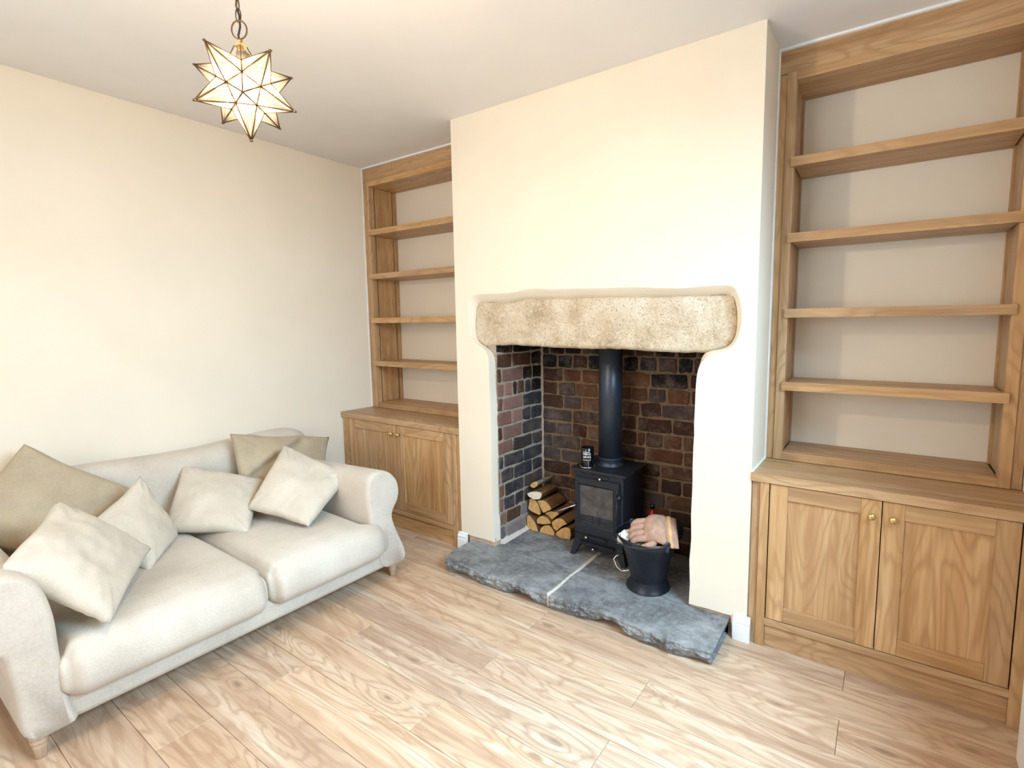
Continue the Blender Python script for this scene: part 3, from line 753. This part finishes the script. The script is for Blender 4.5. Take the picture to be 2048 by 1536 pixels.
pillow('pale diamond-set cushion nearest the camera, lying over the near sofa arm', [(-.49, -1.59, .669), (-.355, -1.361, .438), (.005, -1.592, .372), (-.15, -1.788, .600)], .062, 'pillow', 5.9)
pillow('pale diamond-set cushion beside the far sofa arm', [(-.655, -.655, .668), (-.318, -.488, .522), (-.20, -.806, .362), (-.53, -.922, .428)], .055, 'pillow', 7.4)

# ------------------------------------------------------------------ wood stove
ST = Vector((.806, .31, .07))
st = thing('wood_stove', 'small black cast-iron wood-burning stove with flue pipe inside the fireplace', 'stove', ST)
x0, x1, y0, y1 = .664, .950, .175, .43
box('body', x0, x1, y0, y1, .155, .536, 'iron', st, .006, seg=3)
box('top_plate', .646, .968, .160, .445, .536, .550, 'iron', st, .004, seg=3)
# skirt with arched lower edge and splayed legs
sk = [(x0, .155), (x0, .125), (.69, .118), (.72, .135), (.76, .115), (.85, .115), (.895, .135), (.925, .118), (x1, .125), (x1, .155)]
v, f = prism(sk, y0+.002, y0+.02); mesh('skirt', v, f, 'iron', st)
for lx, sx in ((x0, -1), (x1, 1)):
    for ly, sy in ((y0, -1), (y1, 1)):
        a, b = sorted((lx, lx-sx*.05)); c, d = sorted((ly, ly-sy*.04)); e = lx+sx*.022; g = ly+sy*.012
        ea, eb = sorted((e, e-sx*.026)); gc, gd = sorted((g, g-sy*.026))
        vv = [(a, c, .158), (a, d, .158), (b, c, .158), (b, d, .158), (ea, gc, .071), (ea, gd, .071), (eb, gc, .071), (eb, gd, .071)]
        mesh('leg', vv, [(0, 1, 3, 2), (4, 6, 7, 5), (0, 4, 5, 1), (2, 3, 7, 6), (0, 2, 6, 4), (1, 5, 7, 3)], 'iron', st, bevel=.002)
# door: frame with bevelled inner edge, glass
dx0, dx1, dz0, dz1 = .676, .934, .205, .505; gx0, gx1, gz0, gz1 = .704, .896, .262, .462
dr = bpy.data.objects.new('stove_door', None); COL.objects.link(dr); dr.parent = st; c = Vector((.805, .165, .35)); dr.location = c-ST; WORLD[dr.name] = c
v = []; yf = .157
for (a, b, c_, d, yy) in ((dx0, dx1, dz0, dz1, .175), (dx0, dx1, dz0, dz1, yf+.004), (dx0+.004, dx1-.004, dz0+.004, dz1-.004, yf), (gx0-.012, gx1+.012, gz0-.012, gz1+.012, yf), (gx0, gx1, gz0, gz1, .170)):
    v += [(a, yy, c_), (b, yy, c_), (b, yy, d), (a, yy, d)]
mesh('door_frame', v, [(4*k_+i, 4*k_+(i+1) % 4, 4*k_+4+(i+1) % 4, 4*k_+4+i) for k_ in range(4) for i in range(4)], 'iron', dr)
box('door_glass', gx0-.002, gx1+.002, .1695, .172, gz0-.002, gz1+.002, 'stoveglass', dr, 0)
mb = MB()
for z in (.272, .286, .300): mb.tube([(gx0+.004, .166, z), (gx1-.004, .166, z)], .0035, 8)
for x in (.78, .82): mb.box(x-.003, x+.003, .163, .169, .266, .306)
mb.build('log_bars', 'iron', dr, smooth=False)
mb = MB(); mb.tube([(.686, .158, .355), (.684, .143, .352)], .008, 10); mb.build('handle_boss', 'iron', dr, smooth=True)
mb = MB(); mb.tube([(.690, .140, .357), (.66, .135, .343), (.62, .128, .323), (.588, .12, .307)], [.005, .0042, .0036, .0045], 10)
mb.build('door_handle', 'chrome', dr, smooth=True, label='thin bright steel handle rod')
mb = MB(); mb.tube([(.926, .150, .475), (.926, .150, .44)], .004, 8); mb.lathe([(.0125, 0), (.0125, -.008), (.009, -.014), (.004, -.016)], (.938, .158, .437), 16, axis='y'); mb.tube([(.926, .152, .42), (.926, .152, .27)], .003, 8)
mb.build('hinge', 'iron', dr, smooth=True)
def stove_knob(x, z, y=.160, r=.0075, m='chrome'):
    mb = MB(); mb.lathe([(.003, 0), (.003, -.006), (r, -.010), (r, -.015), (r*.6, -.019)], (x, y, z), 16, axis='y'); mb.build('control_knob', m, st, smooth=True, label='small bright round control knob')
mb = MB(); pts = [(.775+.012*i, .174, .521-.000*i) for i in range(2)]
v, f = prism([(.765, .524), (.79, .512), (.83, .508), (.862, .512), (.872, .523)], .168, .176); mesh('air_slide', v, f, 'iron', st, bevel=.001)
stove_knob(.828, .514, .166)
v, f = prism([(.73, .186), (.735, .176), (.86, .176), (.862, .183), (.85, .190), (.745, .194)], .166, .176); mesh('air_slide', v, f, 'iron', st, bevel=.001)
stove_knob(.748, .187, .166, .008, 'brass')
stove_knob(.784, .126, .176, .008)
mb = MB(); mb.box(.70, .91, .150, .178, .150, .158); mb.build('ash_lip', 'iron', st, bevel=.001)
# collar and pipe
mb = MB(); mb.lathe([(.078, .550), (.078, .556), (.072, .560), (.070, .566), (.070, .586), (.074, .590), (.074, .594), (.066, .596)], (.800, .325, 0), 40)
mb.build('flue_collar', 'iron2', st, smooth=True)
mb = MB(); mb.lathe([(.0625, .592), (.0625, 1.30)], (.800, .325, 0), 40); mb.build('flue_pipe', 'iron2', st, smooth=True)

# candle tin on coaster
CP = (.722, .215)
cj = thing('candle_jar', 'small black candle jar with white lettering standing on the stove', 'candle', (*CP, .5505))
mb = MB(); mb.lathe([(.038, .5505), (.041, .552), (.043, .558), (.040, .558), (.036, .5545)], (*CP, 0), 28); mb.build('coaster', 'chrome', cj, smooth=True, label='silver dish under the jar')
mb = MB(); mb.lathe([(.033, .556), (.034, .558), (.034, .655), (.031, .658), (.031, .650)], (*CP, 0), 28); mb.build('jar', 'black', cj, smooth=True)
def wrap(mb, a0, a1, z0, z1, r=.0346):
    n_ = 6; v = []
    for i in range(n_+1):
        a = a0+(a1-a0)*i/n_
        for z in (z0, z1): v.append((CP[0]+r*math.cos(a), CP[1]+r*math.sin(a), z))
    mb.add(v, [(2*i, 2*i+2, 2*i+3, 2*i+1) for i in range(n_)])
mb = MB(); c0 = -1.02
for i, wd in enumerate((.13, .10, .12, .09, .11)):
    a = c0-.72+.24*i; wrap(mb, a, a+wd, .622, .632); 
for i, wd in enumerate((.10, .14, .09, .12, .08, .09)):
    a = c0-.74+.22*i; wrap(mb, a, a+wd, .606, .616)
wrap(mb, c0-.8, c0+.45, .594, .596); wrap(mb, c0+.45, c0+.47, .596, .63); wrap(mb, c0-.8, c0+.3, .636, .638); wrap(mb, c0+.1, c0+.12, .560, .594)
mb.build('lettering', 'white', cj, label='white lettering with a thin shield outline')

# ------------------------------------------------------------------ stacked logs
LOGS = {
'a': (0.3, [(0.256, 0.151), (0.271, 0.164), (0.293, 0.146), (0.319, 0.116), (0.336, 0.072), (0.292, 0.0725), (0.254, 0.076), (0.253, 0.116)]),
'b': (0.3, [(0.330, 0.123), (0.327, 0.144), (0.343, 0.166), (0.368, 0.176), (0.396, 0.174), (0.417, 0.161), (0.427, 0.148), (0.42, 0.139), (0.374, 0.127)]),
'c': (0.3, [(0.347, 0.073), (0.353, 0.096), (0.374, 0.117), (0.413, 0.130), (0.431, 0.120), (0.453, 0.092), (0.451, 0.073), (0.402, 0.0725)]),
'd': (0.3, [(0.432, 0.149), (0.458, 0.175), (0.485, 0.188), (0.512, 0.187), (0.54, 0.165), (0.508, 0.147), (0.485, 0.126), (0.465, 0.106), (0.447, 0.117)]),
'e': (0.3, [(0.459, 0.079), (0.466, 0.100), (0.501, 0.130), (0.538, 0.146), (0.561, 0.142), (0.564, 0.105), (0.557, 0.076), (0.501, 0.073)]),
'f': (0.32, [(0.376, 0.19), (0.410, 0.207), (0.459, 0.213), (0.472, 0.204), (0.436, 0.172), (0.425, 0.160), (0.396, 0.179), (0.382, 0.181)]),
'g': (0.3, [(0.278, 0.267), (0.321, 0.264), (0.339, 0.243), (0.355, 0.196), (0.350, 0.178), (0.311, 0.183), (0.275, 0.194), (0.263, 0.201), (0.272, 0.236)]),
'h': (0.3, [(0.331, 0.263), (0.373, 0.274), (0.404, 0.265), (0.421, 0.247), (0.433, 0.231), (0.403, 0.213), (0.376, 0.196), (0.361, 0.211), (0.350, 0.236)]),
'i': (0.27, [(0.279, 0.304), (0.303, 0.32), (0.345, 0.33), (0.377, 0.332), (0.387, 0.32), (0.38, 0.302), (0.369, 0.288), (0.327, 0.279), (0.299, 0.286)]),
'j': (0.31, [(0.276, 0.349), (0.296, 0.367), (0.321, 0.375), (0.332, 0.364), (0.324, 0.350), (0.31, 0.337), (0.291, 0.331), (0.276, 0.338)])}
LL = {'a': 'split log standing on its edge at the bottom left corner of the log stack', 'b': 'half-round log in the middle of the stack, above the bottom row', 'c': 'rounded log in the centre of the bottom row of the stack', 'd': 'fan-shaped quarter log on the right of the stack, above the bottom row',
 'e': 'log at the bottom right of the stack, touching the stove', 'f': 'shaded log wedged behind the half-round log, under the stove handle', 'g': 'ragged split log on the left of the third row of the stack', 'h': 'wedge-shaped log leaning right in the third row of the stack', 'i': 'thick log with a pale whitish end near the top of the stack', 'j': 'thin log with silvery bark on the very top of the stack'}
M['pale_cut'] = cutwood('pale_log_end', rgb(222, 204, 176), rgb(240, 230, 212))
M['silver_bark'] = plain('silver_bark', rgb(150, 134, 112), .9, var=.2, scale=30, bump=.9)
for k_, (yy, p) in LOGS.items():
    p = dens(p+[p[0]], 25)[:-1]; m_ = len(p)
    cx_, cz_ = sum(a for a, b in p)/m_, sum(b for a, b in p)/m_
    V = []; L = .165 if k_ != 'j' else .15
    for q in range(7):
        t = q/6; s = 1-.05*t
        for i, (a, z) in enumerate(p):
            w_ = .002*noise.noise(Vector((a*40, t*4, z*40)))*(q > 0)
            V.append((cx_+(a-cx_)*(s-abs(w_)*8)+.0*t, yy+L*t+.003*noise.noise(Vector((a*60, 0, z*60)))*(q == 0), max(.0715, cz_+(z-cz_)*(s-abs(w_)*8))))
    F = [(q*m_+i, q*m_+(i+1) % m_, (q+1)*m_+(i+1) % m_, (q+1)*m_+i) for q in range(6) for i in range(m_)]
    F += [tuple(range(m_)), tuple(6*m_+i for i in range(m_-1, -1, -1))]
    o = mesh('log', V, F, ['silver_bark' if k_ in 'j' else 'bark', 'pale_cut' if k_ == 'i' else 'cut'], fm=[0]*(6*m_)+[1, 1])
    tag(o, LL[k_], 'log', 'logs stacked beside the stove')

# ------------------------------------------------------------------ coal bucket, kindling and glove
BC_ = Vector((1.13, .075, .0705)); bk = thing('coal_bucket', 'black metal coal bucket on the hearth in front of the stove', 'bucket', BC_)
LD = math.atan2(.8, .55)
def bucket_surface(r_off, zoff=0):
    nn, V = 56, []
    levels = [(.103, 0), (.100, .010), (.078, .040), (.080, .046), (.098, .12), (.112, .170), (.114, .172), (.116, .176), (.132, .215), (.147, .245)]
    for li, (r, h) in enumerate(levels):
        for i in range(nn):
            a = i*2*math.pi/nn; c = math.cos(a-LD)
            lift = (.050*max(0, c)**2 + .020*max(0, -c)**2)*max(0, (h-.12)/.125)
            out = 1+(.10*max(0, c)**3+.05*max(0, -c)**3)*max(0, (h-.12)/.125)
            V.append((BC_.x+(r-r_off)*out*math.cos(a), BC_.y+(r-r_off)*out*math.sin(a), BC_.z+h+lift+(zoff if li == 0 else 0)))
    return V, nn, len(levels)
A, nn, nl = bucket_surface(0); B, _, _ = bucket_surface(.0025, .004)
V = A+B; o_ = nn*nl
F = [(l*nn+i, l*nn+(i+1) % nn, (l+1)*nn+(i+1) % nn, (l+1)*nn+i) for l in range(nl-1) for i in range(nn)]
F += [tuple(o_+x for x in f[::-1]) for f in F]
F += [((nl-1)*nn+i, (nl-1)*nn+(i+1) % nn, o_+(nl-1)*nn+(i+1) % nn, o_+(nl-1)*nn+i) for i in range(nn)]
F += [tuple(2*nn+i+o_ for i in range(nn))]
mesh('bucket_body', V, F, 'bucket', bk, smooth=True)
mb = MB(); ring = [A[(nl-1)*nn+i] for i in range(nn)]; mb.tube(ring, .0035, 6, closed=True); mb.build('rim', 'bucket', bk, smooth=True)
# ears and bail handle
ea = [Vector((BC_.x+.150*math.cos(a), BC_.y+.150*math.sin(a), BC_.z+.258)) for a in (LD+math.pi/2, LD-math.pi/2)]
for e in ea:
    mb = MB(); mb.lathe([(.013, -.004), (.016, -.002), (.016, .002), (.013, .004)], (0, 0, 0), 16, axis='y')
    d = (e-BC_); ang = math.atan2(d.y, d.x)+math.pi/2; R_m = Matrix.Rotation(ang, 3, 'Z')
    mb.v = [tuple(R_m @ Vector(q)+e) for q in mb.v]; mb.box(e.x-.008, e.x+.008, e.y-.004, e.y+.004, e.z-.03, e.z); mb.build('ear', 'iron2', bk, bevel=0)
mid_ = (ea[0]+ea[1])/2; ax = (ea[0]-ea[1])/2; dn = Vector((-math.cos(LD), -math.sin(LD), 0))
arc = [mid_+ax*math.cos(t)*1.03+(dn*.172+Vector((0, 0, -.010)))*math.sin(t) for t in [math.pi*i/24 for i in range(25)]]
mb = MB(); mb.tube(arc, .0032, 8); mb.build('bail_handle', 'iron2', bk, smooth=True)
# rear tipping handle
mb = MB(); mb.tube([(1.020, .035, .215), (.992, .015, .205), (.985, .002, .192), (1.010, -.012, .165), (1.040, -.022, .158), (1.075, -.022, .172)], .0042, 8)
mb.build('tipping_handle', 'chrome', bk, smooth=True, label='bright wire tipping handle low on the bucket side')
KC = rgb(224, 196, 150)
M['kindling'] = oak('kindling_wood', 'z', rgb(196, 160, 112), rgb(226, 196, 150), rgb(240, 218, 180), ring=8)
KL = ['pale kindling stick at the front left of the bucket, propped on the rim', 'flat kindling stick lying under the glove fingers', 'short kindling stick at the front of the bucket below the glove', 'kindling stick at the front right of the bucket by the handle ear', 'reddish kindling stick beneath the glove']
KS = [((1.045, -.02, .295), (1.11, .10, .300), .026), ((1.08, -.055, .285), (1.19, .05, .298), .020), ((1.12, -.075, .282), (1.23, -.03, .300), .016), ((1.20, -.06, .290), (1.26, .01, .312), .013), ((1.10, -.035, .300), (1.16, .08, .306), .018)]
for (a, b, wd), lb in zip(KS, KL):
    o3 = Vector((.012, .042, .010)); a, b = Vector(a)+o3, Vector(b)+o3; d = (b-a).normalized(); s = d.cross(Vector((0, 0, 1))).normalized()*wd/2; u = s.cross(d).normalized()*wd*.3
    V = [q+i*s+j*u for q in (a, b) for i, j in ((-1, -1), (1, -1), (1, 1), (-1, 1))]
    o = mesh('kindling_stick', V, [(0, 1, 2, 3), (7, 6, 5, 4), (0, 4, 5, 1), (1, 5, 6, 2), (2, 6, 7, 3), (3, 7, 4, 0)], 'kindling', bevel=.0015)
    tag(o, lb, 'kindling', 'kindling in the bucket')
# dark filling under the kindling
def fill_fn(u, v, w_):
    a = math.atan2(v, u); r = min(1, math.hypot(u, v)); return (BC_.x+.105*u*.95, BC_.y+.105*v*.95, BC_.z+.14+.055*(w_+1)/2+.008*noise.noise(Vector((u*4, v*4, 1))))
mb = MB(); mb.lathe([(.092, .12), (.102, .16), (.112, .200), (.06, .205), (.01, .208)], tuple(BC_), 24)
o = mb.build('firewood_scraps', 'bark', smooth=False); tag(o, 'loose wood scraps filling the inside of the coal bucket', 'scraps'); o['kind'] = 'stuff'
# crumpled white paper
def crumple(name, c, r, seed, label, mat='paper', sq=(1, 1, .7)):
    bm = bmesh.new(); bmesh.ops.create_icosphere(bm, subdivisions=4, radius=1)
    for v in bm.verts:
        k_ = 1+.35*noise.noise(v.co*2.2+Vector((seed, 0, 0)))+.22*abs(noise.noise(v.co*5+Vector((seed, 3, 0))))
        v.co = Vector((v.co.x*sq[0], v.co.y*sq[1], v.co.z*sq[2]))*k_*r+Vector(c)
    V = [tuple(v.co) for v in bm.verts]; F = [tuple(q.index for q in f.verts) for f in bm.faces]; bm.free()
    o = mesh(name, V, F, mat); return tag(o, label, 'paper')
crumple('crumpled_paper', (1.040, .018, .306), .040, 4.2, 'crumpled white paper at the left rim of the coal bucket', sq=(.8, 1.2, .75))

# glove
gl = thing('work_glove', 'worn tan leather work glove lying on the kindling in the bucket', 'glove', (1.19, .05, .32))
def tubeloft(mb, rings):
    n_ = len(rings[0]); b = len(mb.v); mb.v += [tuple(q) for r in rings for q in r]
    for l in range(len(rings)-1):
        for i in range(n_): mb.f.append((b+l*n_+i, b+l*n_+(i+1) % n_, b+(l+1)*n_+(i+1) % n_, b+(l+1)*n_+i)); mb.m.append(0)
    mb.f.append(tuple(b+i for i in range(n_-1, -1, -1))); mb.m.append(0); mb.f.append(tuple(b+(len(rings)-1)*n_+i for i in range(n_))); mb.m.append(0)
def ell(c, du, dv, ru, rv_, n_=20, sag=0):
    return [c+du*ru*math.cos(t)+dv*rv_*math.sin(t)*(1 if math.sin(t) > 0 else .6) for t in [2*math.pi*i/n_ for i in range(n_)]]
# palm axis runs from the cuff (back right) to the fingers (front left)
ax0 = Vector((1.226, .058, .364)); ax1 = Vector((1.124, .018, .350))
dl = (ax1-ax0).normalized(); q_ = Vector((-.35, .75, .62)); du_ = (q_-dl*q_.dot(dl)).normalized(); dv_ = du_.cross(dl).normalized()
if dv_.z < 0: dv_ = -dv_
mb = MB()
rings = []
for t, ru, rv_, h in ((0, .074, .026, .000), (.1, .078, .030, .004), (.3, .074, .032, .012), (.5, .070, .034, .018), (.7, .066, .032, .018), (.88, .060, .026, .010), (1, .050, .018, .002)):
    c = ax0+(ax1-ax0)*t+Vector((0, 0, h)); r = ell(c, du_, dv_, ru, rv_, 28)
    rings.append([q+dv_*.004*noise.noise(q*35) for q in r])
tubeloft(mb, rings); mb.build('palm', 'leather', gl, smooth=True)
for i, (off, ln) in enumerate(((-.045, .060), (-.016, .068), (.014, .066), (.042, .054))):
    b = ax1+du_*off*1.0+Vector((0, 0, .012)); pts = [b-dl*.03+Vector((0, 0, .006)), b, b+dl*ln*.4+Vector((0, 0, .004)), b+dl*ln*.72-Vector((0, 0, .006)), b+dl*ln*.85-Vector((0, 0, .020)), b+dl*ln*.68-Vector((0, 0, .032))]
    mb = MB(); mb.tube(pts, [.015, .0165, .016, .0155, .0145, .011], 14); mb.build('finger', 'leather', gl, smooth=True, sub=1)
tb = ax0+(ax1-ax0)*.55-du_*.062+Vector((0, 0, .004))
mb = MB(); mb.tube([tb+du_*.02, tb, tb+dl*.03-du_*.012, tb+dl*.055-du_*.010-Vector((0, 0, .008)), tb+dl*.066-du_*.004-Vector((0, 0, .016))], [.018, .018, .0165, .015, .011], 14); mb.build('thumb', 'leather', gl, smooth=True, sub=1)
mb = MB(); rings = []
for t, ru, rv_ in ((-.42, .074, .022), (-.3, .078, .026), (-.05, .077, .030), (.06, .0785, .0305)):
    c = ax0+(ax1-ax0)*t-Vector((0, 0, .03*max(0, -t))); rings.append(ell(c, du_, dv_, ru, rv_, 28))
tubeloft(mb, rings); mb.build('cuff', 'leather', gl, smooth=True)
mb = MB(); rings = []
for t, ru, rv_ in ((-.20, .0795, .0305), (-.19, .081, .032), (-.06, .080, .032), (-.05, .078, .0305)):
    c = ax0+(ax1-ax0)*t-Vector((0, 0, .03*max(0, -t))); rings.append(ell(c, du_, dv_, ru, rv_, 28))
tubeloft(mb, rings); mb.build('cuff_band', 'leather_cuff', gl, smooth=True, label='yellowish leather band around the cuff')

# red flask behind the bucket, stove side
mb = MB(); mb.lathe([(.030, .071), (.032, .08), (.032, .285), (.026, .305), (.012, .335), (.009, .345), (.009, .355)], (1.050, .315, 0), 24)
bt = thing('bottle', 'small red bottle with sloping shoulders in the dark gap behind the bucket', 'bottle', (1.050, .315, .071))
mb.build('bottle_body', 'red', bt, smooth=True)
mb = MB(); mb.lathe([(.010, .352), (.010, .374), (.006, .378)], (1.050, .315, 0), 16); mb.build('bottle_cap', 'black', bt, smooth=True)

# ------------------------------------------------------------------ pendant star lamp
phi = (1+5**.5)/2; V12 = []
for a in (-1, 1):
    for b in (-phi, phi): V12 += [(0, a, b), (a, b, 0), (b, 0, a)]
RT = Euler((1.5262084904529691, 2.6210607045125824, -1.818069082629229)).to_matrix()
RS = .110
dirs = [(RT @ Vector(v)).normalized() for v in V12]
lamp = thing('pendant_lamp', 'lit glass star pendant lamp with brass edges hanging on a chain', 'lamp', LAMP)
# the 20 valley points sit where three neighbouring spikes meet
ed = min((dirs[0]-d).length for d in dirs[1:])*1.01
tri3 = [(i, j, k_) for i in range(12) for j in range(i+1, 12) for k_ in range(j+1, 12) if (dirs[i]-dirs[j]).length < ed and (dirs[j]-dirs[k_]).length < ed and (dirs[i]-dirs[k_]).length < ed]
RIN = RS*.49
vall = [(t, (dirs[t[0]]+dirs[t[1]]+dirs[t[2]]).normalized()*RIN) for t in tri3]
top_i = max(range(12), key=lambda i: dirs[i].z)
rods = MB(); vdone = set()
for i, d in enumerate(dirs):
    ring = [(t, v) for t, v in vall if i in t]
    u = d.orthogonal().normalized(); w_ = d.cross(u)
    ring.sort(key=lambda tv: math.atan2(tv[1].dot(w_), tv[1].dot(u)))
    apex = d*RS; pts = [v for t, v in ring]
    if i == top_i:
        cut = [p+(apex-p)*.62 for p in pts]; vs_ = [LAMP+p for p in pts+cut]
        mesh('glass_point', vs_, [(k_, (k_+1) % 5, (k_+1) % 5+5, k_+5) for k_ in range(5)], 'lampglass', lamp)
        for k_ in range(5): rods.tube([LAMP+pts[k_], LAMP+cut[k_]], .0011, 6)
        capc = sum(cut, Vector())/5+LAMP; capr = (cut[0]+LAMP-capc).length; capcut = [LAMP+c for c in cut]
    else:
        vs_ = [LAMP+p for p in pts]+[LAMP+apex]
        mesh('glass_point', vs_, [(k_, (k_+1) % 5, 5) for k_ in range(5)], 'lampglass', lamp)
        for k_ in range(5): rods.tube([LAMP+pts[k_], LAMP+apex], .0017, 6)
        rods.lathe([(.0005, -.0028), (.0036, -.001), (.0036, .001), (.0005, .0028)], LAMP+apex, 8)
for (t1, v1) in vall:
    for (t2, v2) in vall:
        if t1 < t2 and len(set(t1) & set(t2)) == 2: rods.tube([LAMP+v1, LAMP+v2], .0017, 6)
rods.build('brass_edges', 'antique', lamp, smooth=True)
up = dirs[top_i]
mb = MB(); apx = capc+up*.014
mb.add(capcut+[apx+(c-capc)*.45 for c in capcut]+[apx+up*.004], [(k_, (k_+1) % 5, (k_+1) % 5+5, k_+5) for k_ in range(5)]+[(k_+5, (k_+1) % 5+5, 10) for k_ in range(5)])
mb.build('cap', 'brass', lamp, label='pale brass cap')
bpy_b = MB(); bpy_b.lathe([(.004, -.033), (.014, -.030), (.023, -.020), (.027, -.006), (.026, .008), (.018, .024), (.013, .036), (.012, .044)], LAMP+Vector((0, 0, -.012)), 24)
bulb = bpy_b.build('bulb', 'bulb', lamp, smooth=True, label='glowing round bulb')
mb = MB(); mb.lathe([(.013, .030), (.014, .032), (.014, .07), (.008, .074)], LAMP, 20); mb.build('bulb_holder', 'antique', lamp, smooth=True)
# ring and chain
hook = apx+up*.004
rc = Vector((hook.x, hook.y, hook.z+.018))
mb = MB(); vd = Vector((.833, .553, 0))
mb.tube([rc+vd*.0165*math.cos(t)+Vector((0, 0, .019*math.sin(t))) for t in [2*math.pi*i/28 for i in range(28)]], .0016, 8, closed=True)
mb.build('hanging_ring', 'antique', lamp, smooth=True)
z = rc.z+.019+.010; k_ = 0; px, py = hook.x, hook.y
while z < H-.02:
    a = .6+(math.pi/2)*(k_ % 2); d = Vector((math.cos(a), math.sin(a), 0)); mb = MB(); c = Vector((px, py, z))
    mb.tube([c+d*.0055*math.cos(t)+Vector((0, 0, .0145*math.sin(t))) for t in [2*math.pi*i/16 for i in range(16)]], .0013, 6, closed=True)
    mb.build('chain_link', 'antique', lamp, smooth=True); z += .0245; k_ += 1
mb = MB(); mb.tube([Vector((px, py, apx.z))]+[Vector((px+.003*math.sin(zz*90), py+.003*math.cos(zz*90), zz)) for zz in [apx.z+.01+i*.02 for i in range(int((H-apx.z-.03)/.02))]]+[Vector((px, py, H-.012))], .0022, 8)
mb.build('cable', 'cable', lamp, smooth=True)
mb = MB(); mb.lathe([(.05, H), (.05, H-.006), (.04, H-.018), (.012, H-.026)], (px, py, 0), 28); mb.build('ceiling_rose', 'antique', lamp, smooth=True)
